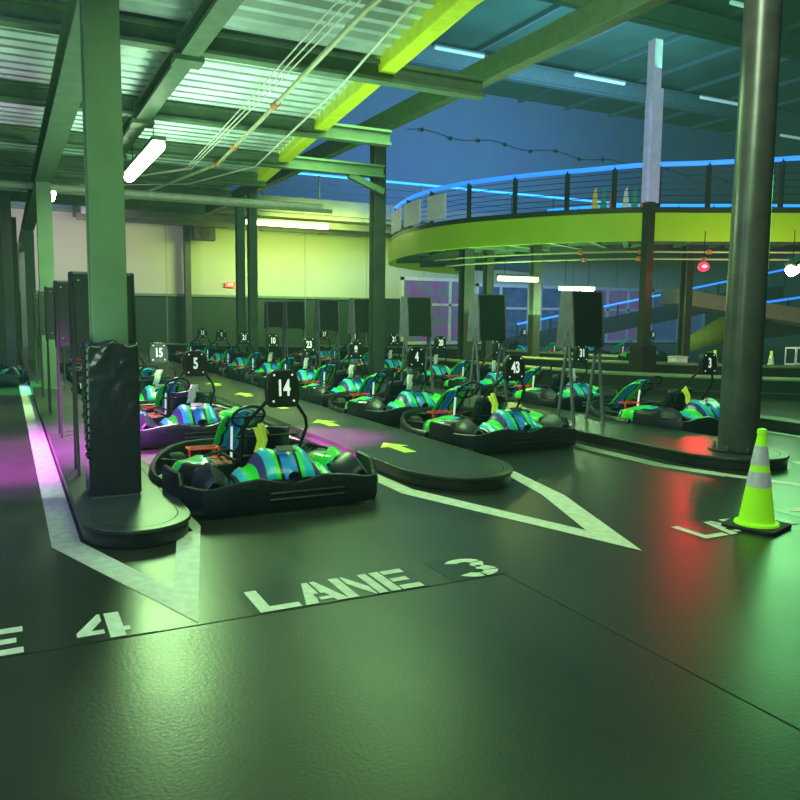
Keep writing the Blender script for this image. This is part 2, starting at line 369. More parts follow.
# corrugated deck, ribs across the lanes
b = MB(); rows = []; y = -2.0
def edge_x(y): return 3.82+(y-6.5)*.115 if y > 6.5 else 3.82
pr = [(0, 0), (.1, 0), (.15, .075), (.25, .075), (.3, 0)]
while y < 17.3:
    for dy, dz in pr[:4]: rows.append([(-8.8, y+dy, 4.56+dz), (edge_x(y+dy), y+dy, 4.56+dz)])
    y += .3
b.grid(rows, False); b.box((-8.8, -2, 4.68), (3.8, 17.3, 4.8))
tag(b.build('deck_ceiling', M['deck'], autosm=False), kind='structure')
b = MB(); b.box((-8.8, 17.3, 4.6), (5.0, 22.4, 4.8))
for k in range(9): b.box((-8.8, 17.7+.55*k, 4.55), (5.0, 17.8+.55*k, 4.6))
tag(b.build('rear_deck_ceiling', M['deck_dim']), kind='structure')
for y_ in (19.4, 22.3): ibeam('deck_beam', (-8.5, y_, 4.42), (5.1, y_, 4.42), .17, .24, M['beam'])
# lime edge channel of the deck
b = MB(); E0 = edge_x(6.5)
for (a0, c0, xx0, xx1) in ((0, 6.5, 3.82, 3.82), (6.5, 17.3, 3.82, edge_x(17.3))):
    b.bar((xx0+.03, a0, 4.58), (xx1+.03, c0, 4.58), .05, .3); b.bar((xx0+.11, a0, 4.43), (xx1+.11, c0, 4.43), .2, .03); b.bar((xx0+.11, a0, 4.73), (xx1+.11, c0, 4.73), .2, .03)
tag(b.build('deck_edge_beam', M['yellow_beam']), kind='structure')
# brackets on mid girder
b = MB()
for y in (8.75, 11.85, 14.6): b.box((1.7, y-.14, 4.18), (2.0, y+.14, 4.24)); b.box((1.72, y-.1, 4.2), (1.98, y+.1, 4.5))
tag(b.build('girder_clips', M['beam']), kind='structure')

# pipes and cables under the deck
t = empty('sprinkler_pipe', (0, 0, 0)); tag(t, 'pale pipe with orange couplings hung under the corrugated deck', 'pipe')
pp = [(2.95, 3, 4.22), (2.95, 6.6, 4.22), (3.3, 11, 4.22), (3.55, 14.4, 4.22), (2.9, 18.5, 4.2), (2.2, 21, 4.1)]
MB().tube(pp, .028, 8).build('pipe', M['pipe'], t)
for p in ((3.22, 10, 4.22), (3.44, 12.8, 4.22), (3.55, 14.4, 4.22), (2.9, 18.5, 4.2), (2.2, 21, 4.1)):
    MB().tube([(p[0], p[1]-.1, p[2]), (p[0], p[1]+.1, p[2])], .045, 8).build('coupling', M['pipe_orange'], t)
for k in range(3):
    t = MB().tube([(2.55+.08*k, 3, 4.2), (2.65+.08*k, 6.7, 4.2), (2.8+.07*k, 9.2, 4.2), (3.1+.05*k, 15.0, 4.2), (1.9+.05*k, 17.2, 4.2)], .008, 6).build('ceiling_cable', M['cable'])
    tag(t, 'thin white cable in the run of three beside the mid girder', 'cable', 'white cables under the deck')
t = MB().tube([(3.2, 3, 4.25), (3.3, 6.4, 4.25), (3.65, 8.7, 4.25), (4.28, 14.5, 4.27), (3.6, 17.2, 4.27), (1.6, 19, 4.33)], .014, 6).build('white_conduit', M['cable'])
tag(t, 'single thin white conduit running beside the lime edge beam', 'cable')
b = MB().tube([(-8, 17.6, 4.05), (6.8, 17.6, 4.05)], .075, 10).build('ventilation_pipe', M['cable']); tag(b, 'pale pipe running across above the lanes behind the first columns', 'pipe')
b = MB().tube([(-8, 20, 4.3), (8, 20, 4.3)], .05, 8).build('water_pipe', M['pipe']); tag(b, 'second thinner pale pipe across the lanes further back', 'pipe')

# lamps
lamp('tube_lamp', (2.0, 11.4, 3.84), (2.0, 14.3, 3.84), .085, M['tube'], 'bright white tube lamp under the corrugated deck', rod=.5)
lamp('tube_lamp', (.98, 17.8, 3.95), (1.0, 18.6, 3.95), .07, M['tube'], 'small bright lamp beside the first padded column', rod=.4)
lamp('tube_lamp', (8.45, 29.95, 5.05), (11.8, 29.95, 5.05), .1, M['tube_warm'], 'long lime-white tube lamp above the back wall panels', rod=.27)
lamp('tube_lamp', (11.75, 17.5, 2.55), (13.0, 17.5, 2.55), .07, M['tube_warm'], 'lime-white tube lamp under the round end of the bridge', rod=.45)
lamp('tube_lamp', (14.1, 17.9, 2.35), (15.15, 17.7, 2.35), .06, M['tube'], 'white tube lamp behind the tilted board under the bridge', rod=.8)
lamp('tube_lamp', (14.3, 10.75, 2.52), (14.75, 10.8, 2.72), .12, M['tube'], 'oval white lamp right of the big round column', rod=.8)
for (x, y), (x2, y2) in (((20.8, 25.9), (23.4, 25.9)), ((27.7, 25.8), (30.3, 25.8)), ((14.3, 25.8), (16.4, 25.8)), ((20.3, 17.9), (21.8, 17.9)), ((37.0, 28.9), (38.8, 28.9))):
    lamp('roof_batten_lamp', (x, y, 11.2), (x2, y2, 11.2), .07, M['tube_off'], 'dim batten lamp under the high roof', 'dim roof battens')

# ================================================================== rear mezzanine with LED rail
b = MB(); b.box((2.6, 29.7, 5.3), (40, 34.3, 5.8)); b.box((2.6, 29.5, 5.45), (40, 29.7, 6.05)); b.box((2.6, 30.6, 5.05), (40, 30.8, 5.3)); b.box((2.6, 32.5, 5.05), (40, 32.7, 5.3))
tag(b.build('mezzanine_slab', M['column_dark']), kind='structure')
def rail(name, pts, zf, hf, npost_every, m_led, label, wires=4, postw=.07):
    t = empty(name, (pts[0][0], pts[0][1], zf(0))); tag(t, label, 'railing')
    o = Vector(t.location); n = len(pts)
    P3 = [Vector((x, y, zf(i)+hf(i)))-o for i, (x, y) in enumerate(pts)]
    MB().tube(P3, .06 if m_led is M['led_blue'] else .05, 6).build('led_handrail', m_led, t)
    for i in npost_every:
        x, y = pts[i]; B = Vector((x, y, zf(i)))-o; b = MB(); b.bar(B, B+Vector((0, 0, hf(i)+.02)), postw, postw); b.build('post', M['column_dark'], t)
    for k in range(wires):
        q = [p-Vector((0, 0, hf(i)*(k+1)/(wires+1))) for i, p in enumerate(P3)]
        MB().tube(q, .008, 4).build('wire', M['steel_black'], t)
    return t
pts = [(9+1.15*i, 29.6) for i in range(22)]
rail('balcony_railing', pts, lambda i: 6.05, lambda i: .95, range(0, 22, 2), M['led_cyan'], 'straight railing with a cyan LED handrail on the rear mezzanine', 2)

# ================================================================== curved bridge
TOP = [(19.5, 31.5), (17.0, 30.3), (14.6, 28.6), (13.1, 26.9), (12.2, 25.0), (11.55, 22.9), (11.25, 21.0), (11.4, 19.2), (11.9, 17.75), (12.6, 16.4), (13.35, 15.4), (14.1, 14.68), (15.2, 14.05), (15.95, 13.6), (16.75, 13.1), (17.3, 12.8), (19, 11.9), (22, 10.6), (26, 9.2)]
def smooth_path(p, n=4):
    out = []
    for i in range(len(p)-1):
        p0 = Vector(p[max(i-1, 0)]); p1 = Vector(p[i]); p2 = Vector(p[i+1]); p3 = Vector(p[min(i+2, len(p)-1)])
        for k in range(n):
            t = k/n; out.append(tuple(.5*((2*p1)+(p2-p0)*t+(2*p0-5*p1+4*p2-p3)*t*t+(3*p1-p0-3*p2+p3)*t**3)))
    out.append(tuple(p[-1])); return out
OUT = smooth_path(TOP)
def offset(path, d):
    r = []
    for i, p in enumerate(path):
        a = Vector(path[max(i-1, 0)]); c = Vector(path[min(i+1, len(path)-1)]); t = (c-a).normalized(); n = Vector((-t.y, t.x)); r.append((p[0]+n.x*d, p[1]+n.y*d))
    return r
INN = offset(OUT, 3.6)
nO = len(OUT)
ztop = lambda i: 4.1
zbot = lambda i: 3.42 + (.12 if i > nO*.7 else 0)
b = MB()
b.grid([[(OUT[i][0], OUT[i][1], zbot(0)), (OUT[i][0], OUT[i][1], 4.1)] for i in range(nO)])
OU2 = offset(OUT, .08)
b.grid([[(OU2[i][0], OU2[i][1], zbot(0)), (OU2[i][0], OU2[i][1], 4.1)] for i in range(nO)])
b.grid([[(OUT[i][0], OUT[i][1], 4.1), (OU2[i][0], OU2[i][1], 4.1)] for i in range(nO)]); b.grid([[(OUT[i][0], OUT[i][1], 3.42), (OU2[i][0], OU2[i][1], 3.42)] for i in range(nO)])
br = empty('kart_bridge', (0, 0, 0)); tag(br, 'raised curved kart track bridge with a lime fascia', 'bridge', kind='structure')
b.build('fascia', M['lime'], br)
b = MB()
OU3 = offset(OUT, .08)
b.grid([[(OU3[i][0], OU3[i][1], 3.78), (INN[i][0], INN[i][1], 3.78)] for i in range(nO)], False); b.grid([[(OU3[i][0], OU3[i][1], 3.98), (INN[i][0], INN[i][1], 3.98)] for i in range(nO)], False)
b.build('deck', M['deck_dim'], br)
b = MB()
K1 = offset(OUT, .02); K2 = offset(OUT, .22)
b.grid([[(K1[i][0], K1[i][1], 4.1), (K1[i][0], K1[i][1], 4.24), (K2[i][0], K2[i][1], 4.24), (K2[i][0], K2[i][1], 3.98)] for i in range(nO)], False)
b.build('kerb', M['column_dark'], br)
b = MB()
for i in range(2, nO, 4): b.bar((OU3[i][0], OU3[i][1], 3.66), (INN[i][0], INN[i][1], 3.66), .14, .2)
for dd in (1.2, 2.5):
    Q = offset(OUT, dd); b.grid([[(Q[i][0], Q[i][1], 3.56), (Q[i][0], Q[i][1], 3.76)] for i in range(nO)])
b.build('under_beams', M['beam'], br)
b = MB(); b.grid([[(INN[i][0], INN[i][1], 3.42), (INN[i][0], INN[i][1], 4.1)] for i in range(nO)]); b.build('inner_fascia', M['ramp'], br)
# front rail: posts at measured stations
R0 = offset(OUT, .12)
import bisect
sub = list(range(16, nO))
posts = [i for i in range(17, nO, 3)]
rl = [R0[i] for i in sub]
rail('bridge_railing', rl, lambda i: 4.22, lambda i: .98+(.3*max(0, i-22)/30), range(1, len(rl), 4), M['led_blue'], 'curved railing with a glowing blue handrail along the lime bridge edge', 6, .09)
R1 = offset(OUT, 3.5); rl2 = [R1[i] for i in range(30, nO)]
rail('bridge_railing', rl2, lambda i: 4.0, lambda i: .75, range(0, len(rl2), 4), M['led_cyan'], 'far side bridge railing with a thinner blue handrail behind the flags', 3)
# white panels on the rail
for j, (a, c, lab) in enumerate(((17, 20, 'narrow white panel at the end of the blue bridge railing'), (21, 24, 'middle white panel on the bridge railing'), (25, 27, 'white panel furthest along the bridge railing toward the flags'))):
    b = MB(); Q = offset(OUT, -.03); Q2 = offset(OUT, 0)
    b.grid([[(Q[i][0], Q[i][1], 4.3), (Q[i][0], Q[i][1], 5.0), (Q2[i][0], Q2[i][1], 5.0), (Q2[i][0], Q2[i][1], 4.3)] for i in range(a, c+1)], closed_u=True)
    tag(b.build('railing_panel', M['panel_white']), lab, 'panel', 'white panels on the bridge railing')
# bridge columns
def bridge_col(x, y, h, up=None):
    t = empty('bridge_column', (x, y, 0)); tag(t, 'column with dark lower shaft, padded foot and white shaft above the bridge', 'column', kind='structure')
    b = MB(); b.box((-.1, -.1, 0), (.1, .1, h)); b.build('lower_shaft', M['column_dark'], t, bevel=.006)
    if up:
        b = MB(); b.box((-.12, -.1, h), (.1, .12, up)); b.build('upper_shaft', M['column_pale'], t, bevel=.006)
        MB().box((.15, -.05, h), (.23, .05, up-1.0)).build('side_duct', M['column_pale'], t)
        MB().box((-.2, -.05, h), (-.14, .05, up-1.3)).build('side_pipe', M['column_pale'], t)
    rows = []; 
    for k in range(13):
        z = .02+.9*k/12; w = .2+(.015 if k % 2 else 0); rows.append([(-w, -w, z), (w, -w, z), (w, w, z), (-w, w, z)])
    MB().grid(rows, False, True).build('foot_padding', M['rubber'], t)
    return t
bridge_col(13.02, 13.45, 4.12, 7.6)
hcol('support_column', 17.2, 16.2, 3.6, m=M['column_dark'], label='dark column under the bridge behind the cones')
hcol('support_column', 13.9, 18.8, 3.6, m=M['column_dark'], label='dark column under the bridge')
hcol('support_column', 13.9, 21.3, 3.6, m=M['column_dark'], label='dark column under the bridge')

# big round column
t = empty('round_column', (7.04, 5.80, .13)); tag(t, 'big round steel column standing on the platform beside the lime cone', 'column', kind='structure')
MB().lathe([(.205, 0), (.198, 1.5), (.183, 4.8), (.18, 8), (.18, 12.4)], 40).build('shaft', M['round_col'], t)
MB().lathe([(.3, 0), (.3, .02), (.22, .021)], 40).build('base_plate', M['steel_black'], t)
for k in range(8):
    a = k*PI/4+.3; MB().lathe([(.016, .02), (.016, .07), (.01, .075)], 8, (.255*cos(a), .255*sin(a), 0)).build('anchor_bolt', M['chrome'], t)

# padding around the first column
t = empty('column_padding', (.72, 6.45, .15)); tag(t, 'wrinkled black vinyl padding wrapped round the foot of the nearest left column', 'padding')
rows = []
rnd = random.Random(3)
H = 1.17; NZ = 44; per = 72; ph = [rnd.uniform(0, 6) for _ in range(8)]
for k in range(NZ+1):
    z = H*k/NZ; row = []
    for j in range(per):
        s_ = j/per*4; side = int(s_); u = (s_-side)*2-1; w = .188
        x, y = [(u*w, -w), (w, u*w), (-u*w, w), (-w, -u*w)][side]
        nx, ny = [(0, -1), (1, 0), (0, 1), (-1, 0)][side]
        g = min(1, max(0, (z-.35)/.25))
        r1_ = 1-abs(2*mnoise.noise(Vector((u*.9+z*2.2+side*7, z*5.5-u*.8, side*3.1)))); r2_ = 1-abs(2*mnoise.noise(Vector((u*1.3-z*3+side*5, z*8+u, 4.2)))); d = g*(.017*max(0, r1_)**7+.011*max(0, r2_)**8)*(1-abs(u)**8)
        if k == NZ: d -= .01
        row.append((x+nx*d, y+ny*d, z+(.02*sin(5*u+ph[side]) if k > NZ-3 else 0)))
    rows.append(row)
b = MB(); b.grid(rows, True, True); b.add(rows[-1], [tuple(range(per))]); b.build('vinyl_wrap', M['pad'], t, autosm=False)
b = MB()
for k in range(14):
    z = .3+.06*k; b.bar((-.19, -.19+.0, z), (-.2, -.15, z+.03), .02, .03)
b.build('tape_edge', M['pad'], t)

# ================================================================== islands
def capsule(x0, x1, yf, yb, nose, n=14):
    c = (x0+x1)/2; rx = (x1-x0)/2
    pts = [(c+rx*cos(a), yf+nose+nose*sin(a)) for a in [PI+PI*i/n for i in range(n+1)]]
    return pts+[(x1, yb), (x0, yb)]
def island(x0, x1, yf, yb, nose, label, skew=None):
    t = empty('lane_platform', ((x0+x1)/2, yf, 0)); tag(t, label, 'platform', 'raised platforms between the lanes', 'structure')
    o = Vector(t.location)
    P = [(x-o.x, y-o.y) for x, y in capsule(x0, x1, yf, yb, nose)]
    MB().prism(P, 0, .105).build('skirt', M['island_edge'], t, bevel=.008)
    P = [(x-o.x, y-o.y) for x, y in capsule(x0-.015, x1+.015, yf-.015, yb, nose)]
    MB().prism(P, .1, .13).build('top_plate', M['island'], t, bevel=.006)
    P = [(x-o.x, y-o.y) for x, y in capsule(x0+.06, x1-.06, yf+.06, yb, nose)]
    Q = [(x-o.x, y-o.y) for x, y in capsule(x0+.068, x1-.068, yf+.068, yb, nose)]
    b = MB(); b.grid([[(p[0], p[1], .131), (q[0], q[1], .131)] for p, q in zip(P, Q)], False); b.build('groove_line', M['seam'], t)
    return t
island(.42, 1.13, 5.22, 33.5, .42, 'raised platform carrying the nearest left column')
island(3.25, 4.34, 5.72, 33.5, .75, 'raised platform with yellow arrows between lanes 3 and 2')
island(6.42, 7.6, 5.28, 22, .75, 'raised platform under the big round column')

def marking(name, polys, m, label, loc=(0, 0), z0=.001, z1=.003, cat='floor marking', group=None):
    b = MB()
    for p in polys: b.prism([(x-loc[0], y-loc[1]) for x, y in p], z0, z1)
    return tag(b.build(name, m, loc=(loc[0], loc[1], 0)), label, cat, group)
# painted arrows on the middle platform
for k, (x, y) in enumerate(((3.72, 7.42), (3.72, 9.5), (3.72, 11.5), (3.72, 13.4), (3.72, 15.6), (3.72, 18))):
    A = [(-.07, -.32), (.07, -.32), (.07, .05), (.17, .05), (0, .33), (-.17, .05), (-.07, .05)]
    nm = ['nearest', 'second nearest', 'third nearest', 'fourth', 'fifth', 'sixth'][k]
    marking('arrow_marking', [[(x+a, y+c) for a, c in A]], M['arrow'], '%s yellow-green arrow painted along the middle platform' % nm, (x, y), .1315, .134, group='arrows on the middle platform')
# lane lines and V noses
marking('lane_line', [[(.22, 5.5), (.40, 5.55), (.40, 33), (.22, 33)], [(.22, 5.5), (.81, 3.82), (.79, 4.37), (.40, 5.55)], [(.81, 3.82), (1.22, 5.62), (1.03, 5.5), (.79, 4.37)], [(1.03, 5.5), (1.22, 5.62), (1.22, 33), (1.14, 33), (1.14, 5.5)]], M['paint_white'], 'white line running round the left platform to a pointed V', (.8, 4.5), group='white lane lines')
marking('lane_line', [[(3.04, 5.95), (3.2, 6.05), (3.2, 33), (3.04, 33)], [(3.04, 5.95), (3.74, 3.79), (3.73, 4.34), (3.2, 6.05)], [(3.74, 3.79), (4.3, 5.3), (4.14, 5.42), (3.73, 4.34)], [(4.3, 5.3), (4.5, 6.3), (4.36, 6.34), (4.14, 5.42)], [(4.5, 6.3), (4.5, 33), (4.37, 33), (4.36, 6.34)]], M['paint_white'], 'white line running round the middle platform to a pointed V', (3.75, 4.5), group='white lane lines')
marking('lane_line', [[(6.04, 6), (6.22, 6), (6.22, 25), (6.04, 25)], [(6.04, 6), (6.27, 5.3), (6.42, 5.35), (6.22, 6)], [(6.3, 5.3), (6.95, 3.8), (6.95, 4.1), (6.42, 5.35)], [(6.95, 3.8), (7.75, 5.5), (7.62, 5.6), (6.95, 4.1)]], M['paint_white'], 'white line running past the platform of the round column', (6.9, 4.5), group='white lane lines')
marking('lane_line', [[(9.3, 3), (9.4, 3), (9.4, 12), (9.3, 12)]], M['paint_white'], 'short white line beside the black kerb at far right', (9, 6), group='white lane lines')

# lettering, stencil style; unit cell: x 0..1, y 0..1
ST = {
 'L': [[(0, 0), (.95, 0), (.95, .2), (.28, .2), (.28, 1), (0, 1)]],
 'A': [[(0, 0), (.3, 0), (.36, .2), (.36, .42), (.5, .42), (.5, 1), (.36, 1)], [(.56, 1), (.56, .42), (.64, .42), (.70, .25), (.42, .25), (.42, .12), (.72, .12), (.76, 0), (1.04, 0), (.68, 1)]],
 'N': [[(0, 0), (.26, 0), (.26, .62), (.26, .8), (.26, 1), (0, 1)], [(.32, 1), (.32, .62), (.7, 0), (.74, 0), (.74, .4), (.38, 1)], [(.8, 0), (1.04, 0), (1.04, 1), (.8, 1)]],
 'E': [[(0, 0), (.28, 0), (.28, 1), (0, 1)], [(.34, 0), (.95, 0), (.95, .2), (.34, .2)], [(.34, .4), (.82, .4), (.82, .58), (.34, .58)], [(.34, .8), (.95, .8), (.95, 1), (.34, 1)]],
 '4': [[(.52, .2), (.0, .2), (.0, .34), (.46, 1), (.52, 1), (.52, .72), (.28, .36), (.52, .36)], [(.60, 0), (.9, 0), (.9, .2), (1.02, .2), (1.02, .36), (.9, .36), (.9, 1), (.60, 1)]],
}
def ring_seg(cx, cy, ro, ri, a0, a1, sx=1, n=9):
    o = [(cx+sx*ro*cos(radians(a0+(a1-a0)*i/n)), cy+ro*sin(radians(a0+(a1-a0)*i/n))) for i in range(n+1)]
    q = [(cx+sx*ri*cos(radians(a0+(a1-a0)*i/n)), cy+ri*sin(radians(a0+(a1-a0)*i/n))) for i in range(n+1)]
    return o+q[::-1]
ST['3'] = [ring_seg(.5, .73, .29, .1, 150, 12, 1.5), ring_seg(.5, .73, .29, .1, 2, -70, 1.5), ring_seg(.5, .29, .30, .1, 70, -2, 1.6), ring_seg(.5, .29, .30, .1, -12, -80, 1.6), ring_seg(.5, .29, .30, .1, -90, -158, 1.6)]
ST['2'] = [ring_seg(.5, .68, .32, .12, 160, 10, 1.5), [(.02, 0), (1, 0), (1, .2), (.36, .2)], [(.02, .04), (.3, .18), (.98, .62), (.8, .48)]]
def word(chars, x, y0, h, w, label):
    t = empty('floor_lettering', (x, y0, 0)); tag(t, label, 'floor lettering')
    for ch, cx, cw in chars:
        b = MB()
        for p in ST[ch]:
            b.prism([(cx-x+px*cw, py*h) for px, py in p], .0035, .005)
        b.build('letter', M['paint_white'], t)
    return t
for base, num, lab in ((1.13, '3', 'white stencilled words LANE 3 on the dark floor'), (-1.95+1.0, '4', 'white stencilled words LANE 4 cut by the picture edge'), (4.36, '2', 'white stencilled words LANE 2 half hidden by the lime cone')):
    if num == '4': base = -.95
    word([('L', base, .24), ('A', base+.25, .24), ('N', base+.5, .23), ('E', base+.76, .22), (num, base+1.2 if num == '4' else base+1.23, .24 if num == '4' else .3)], base, 3.81, .33, .24, lab)
    marking('floor_patch', [[(base-.04+.0, 3.806), (base+1.0, 3.806), (base+1.0, 4.19), (base-.04, 4.19)], [(base+1.16, 3.806), (base+1.56, 3.806), (base+1.56, 4.19), (base+1.16, 4.19)]], M['paint_dark'], {'3': 'dark painted rectangles under LANE 3 in front of kart 14', '4': 'dark painted rectangles at the left picture edge under LANE 4', '2': 'dark painted rectangles next to the lime cone under LANE 2'}[num], (base, 3.9), .0016, .0022)

# ================================================================== traffic cone
def cone(x, y, s=1.0, label='', rz=.3):
    t = empty('traffic_cone', (x, y, 0), rz); tag(t, label, 'traffic cone')
    sq = []
    for a in range(4):
        cx, cy = [(1, 1), (-1, 1), (-1, -1), (1, -1)][a]
        sq += arc(cx*.15, cy*.15, .045, a*90, a*90+90, 4)
    MB().prism([(p[0]*s, p[1]*s) for p in sq], 0, .03*s).build('base', M['rubber'], t, bevel=.006)
    def R(z): return .135-(.135-.028)*(z/.71)
    def seg(z0, z1, e=0): return [((R(z0)+e)*s, z0*s), ((R(z1)+e)*s, z1*s)]
    MB().lathe([(.16*s, .03*s), (.155*s, .045*s), (.138*s, .05*s)]+seg(.05, .70)+[(.034*s, .705*s), (.032*s, .74*s), (.02*s, .745*s)], 36).build('cone_body', M['cone'], t)
    MB().lathe(seg(.315, .43, .0025), 36).build('reflective_band', M['cone_band'], t)
    MB().lathe(seg(.475, .62, .0025), 36).build('reflective_band', M['cone_band'], t)
    return t
cone(4.96, 3.88, 1.0, 'lime traffic cone with two silver bands on the floor before the round column')

# ================================================================== KART
def mirror(p): return [(-x, y, z) for x, y, z in p]
def make_kart():
    t = empty('racing_kart')
    # rear wrap bumper
    half = [(0, 0), (.12, 0), (.24, 0), (.3, 0), (.45, 0), (.62, 0), (.70, .01), (.76, .12), (.82, .27), (.825, .32), (.85, .45), (.86, .62), (.865, .70)]
    path = [(-x, y) for x, y in reversed(half[1:])]+half
    def top(x, y):
        a = abs(x)
        if y > .3: return .32
        if y > .1: return .235
        if a < .06: return .235
        if a < .17: return .25
        if a < .32: return .285
        if a > .55: return .24
        return .27
    def prof(i):
        x, y = path[i]; zt = top(x, y)
        return [(-.02, .045), (.0, .03), (.012, .05), (.022, .1), (.022, zt-.05), (.006, zt-.008), (-.012, zt), (-.03, zt-.01), (-.025, .1)]
    b = MB(); b.sweep(path, prof); b.build('rear_bumper', M['black_plastic'], t)
    b = MB()
    for z in (.115, .165): b.tube([(-.2, -.022, z), (.42, -.022, z)], .013, 6)
    b.build('bumper_ridge', M['black_plastic'], t)
    b = MB()
    for sx in (-1, 1): b.box((sx*.36-.06, -.028, .215), (sx*.36+.06, -.018, .24))
    b.build('bumper_slot', M['seam'], t)
    # side and front bumper, one band round the nose
    fh = [(.87, .78), (.895, .95), (.885, 1.2), (.83, 1.45), (.74, 1.68), (.6, 1.9), (.42, 2.04), (.2, 2.1), (0, 2.12)]
    fpath = fh+[(-x, y) for x, y in reversed(fh[:-1])]
    def prof2(i):
        x, y = fpath[i]; zt = .19+.10*min(1, max(0, (y-1.2)/.8))
        return [(.0, .04), (.025, .06), (.035, .11), (.03, zt-.03), (.005, zt), (-.02, zt-.01), (-.03, zt-.04), (-.02, .06)]
    b = MB(); b.sweep(fpath[::-1], lambda i: [(-o, z) for o, z in prof2(len(fpath)-1-i)]); b.build('nose_bumper', M['black_plastic'], t)
    # floor tray and frame tubes
    b = MB(); b.prism([(-.62, .12), (.62, .12), (.7, .8), (.72, 1.3), (.5, 1.85), (.2, 2.0), (-.2, 2.0), (-.5, 1.85), (-.72, 1.3), (-.7, .8)], .05, .075); b.build('floor_tray', M['black_plastic'], t)
    b = MB()
    for s_ in (-1, 1):
        b.tube([(s_*.3, .1, .1), (s_*.32, 1.0, .1), (s_*.25, 1.5, .1), (s_*.25, 2.0, .12)], .016, 6)
        b.tube([(s_*.86, .72, .2), (s_*.62, .9, .2), (s_*.6, 1.4, .2), (s_*.76, 1.62, .2)], .014, 6)
        b.tube([(s_*.6, .95, .2), (s_*.3, .95, .12)], .014, 6); b.tube([(s_*.6, 1.38, .2), (s_*.28, 1.4, .12)], .014, 6)
    b.build('chassis_frame', M['steel_black'], t)
    # wheels
    for x, y, r_, w in ((-.56, .42, .145, .2), (.56, .42, .145, .2), (-.6, 1.58, .13, .13), (.6, 1.58, .13, .13)):
        o = MB().lathe([(r_*.55, -w/2), (r_*.9, -w/2), (r_, -w/2+.025), (r_, w/2-.025), (r_*.9, w/2), (r_*.55, w/2)], 20, (x, y, r_), 'x').build('wheel', M['rubber'], t)
        o2 = MB().lathe([(r_*.5, -w/2-.004), (r_*.2, -w/2-.012), (r_*.2, w/2+.012), (r_*.5, w/2+.004)], 12, (x, y, r_), 'x').build('hub', M['chrome'], o)
    # wheel fairings: low fender over each rear tyre, creased along the top
    for s_ in (-1, 1):
        rows = []
        for i in range(11):
            v = i/10; yy = .06+.56*v; row = []
            ht = .21+.17*sin(PI*min(1, v*.85+.1))**.8; wd = .17*(.55+.45*sin(PI*min(1, v+.05)))
            for k in range(9):
                u = -1+2*k/8; cr = (1-abs(u))**.45 if abs(u) < 1 else 0
                row.append((s_*(.58-.02*v)+wd*u+s_*.03*(1-u*u), yy, .12+(ht-.12)*cr))
            rows.append(row)
        o = MB().grid(rows).build('wheel_fairing', M['dark_fairing'], t); sd = o.modifiers.new('s', 'SOLIDIFY'); sd.thickness = .008
        # painted side pod, flatter, its tail tucked behind the fairing
        rows = []
        for i in range(13):
            v = i/12; yy = .46+.74*v; row = []
            wd = .21*(.35+.65*sin(PI*min(1, v*.9+.08))**.7); ht = .335-.08*v+.045*sin(PI*v)
            for k in range(13):
                u = -1+2*k/12; row.append((s_*(.57+.03*v)+wd*u, yy+.03*u*s_, .15+(ht-.15)*(1-abs(u)**3.2)+.02*sin(6*u)*sin(PI*v)))
            rows.append(row)
        o = MB().grid(rows).build('side_pod', M['pod'], t); sd = o.modifiers.new('s', 'SOLIDIFY'); sd.thickness = .01
    # rear cover hump
    rows = []
    for i in range(29):
        u = -1+2*i/28; a = abs(u)
        hz = .23+.22*max(0, 1-a**2.2)+.035*exp(-((a-.36)/.13)**2)-.05*exp(-((a-.68)/.08)**2) ; row = []
        wob = 0
        for k in range(11):
            v = k/10
            y_ = .035+.04*a+.42*v; z_ = .2+(hz-.2)*sin(PI*min(.5, v*.62+.05))**.75 + wob*sin(PI*v)
            if v > .85: z_ -= (v-.85)*.8
            if abs(u) < .17 : y_ -= .03*(1-abs(u)/.17)*(1-v)
            row.append((u*.42, y_, z_))
        rows.append(row)
    o = MB().grid(rows).build('motor_cover', M['cover'], t)
    sd = o.modifiers.new('s', 'SOLIDIFY'); sd.thickness = .012
    b = MB(); b.lathe([(.045, 0), (.045, .012), (.03, .014), (.03, .004)], 20, (0, 0, 0), 'y'); b.lathe([(.02, -.002), (.02, .012)], 16, (0, 0, 0), 'y')
    k = b.build('round_emblem', M['dark_fairing'], t); k.location = (.0, .0, .29); k.rotation_euler = (-.5, 0, PI)
    b = MB(); b.prism([(-.08, 0), (.08, 0), (.065, .1), (-.065, .1)], 0, .006); k = b.build('cover_patch', M['dark_fairing'], t); k.location = (.0, .17, .452); k.rotation_euler = (.30, 0, 0)
    # seat: bucket
    rows = []
    for i in range(13):
        v = i/12
        if v < .45: q = v/.45; y0 = 1.25-.42*q; z0 = .17-.03*sin(PI*q)
        else: q = (v-.45)/.55; y0 = .83-.2*q; z0 = .15+.42*q
        w = .2+.02*sin(PI*v); row = []
        for k in range(9):
            c = -1+2*k/8; lift = .13*abs(c)**3*(1 if v > .2 else .4+3*v)
            if v < .45: row.append((c*w, y0, z0+lift))
            else: row.append((c*w, y0+lift*.9, z0+.03*(1-abs(c))))
        rows.append(row)
    o = MB().grid(rows).build('seat', M['dark_fairing'], t); sd = o.modifiers.new('s', 'SOLIDIFY'); sd.thickness = .02
    # hoop and numbered headrest
    b = MB()
    hp = [(.24, .64, .30), (.26, .56, .46), (.275, .47, .6), (.24, .40, .69), (.13, .33, .83), (.06, .33, .92)]
    b.tube(hp, .015, 8); b.tube(mirror(hp), .015, 8); b.tube([(-.3, .62, .52), (.25, .62, .52)], .012, 6); b.tube([(-.25, .6, .36), (.25, .6, .36)], .012, 6)
    b.tube([(.06, .33, .92), (-.06, .33, .92)], .015, 8)
    b.build('roll_hoop', M['steel_black'], t)
    sh = [(-.1, -.15), (.1, -.15), (.125, -.13), (.14, -.05), (.14, .05), (.115, .12), (.07, .155), (-.07, .155), (-.115, .12), (-.14, .05), (-.14, -.05), (-.125, -.13)]
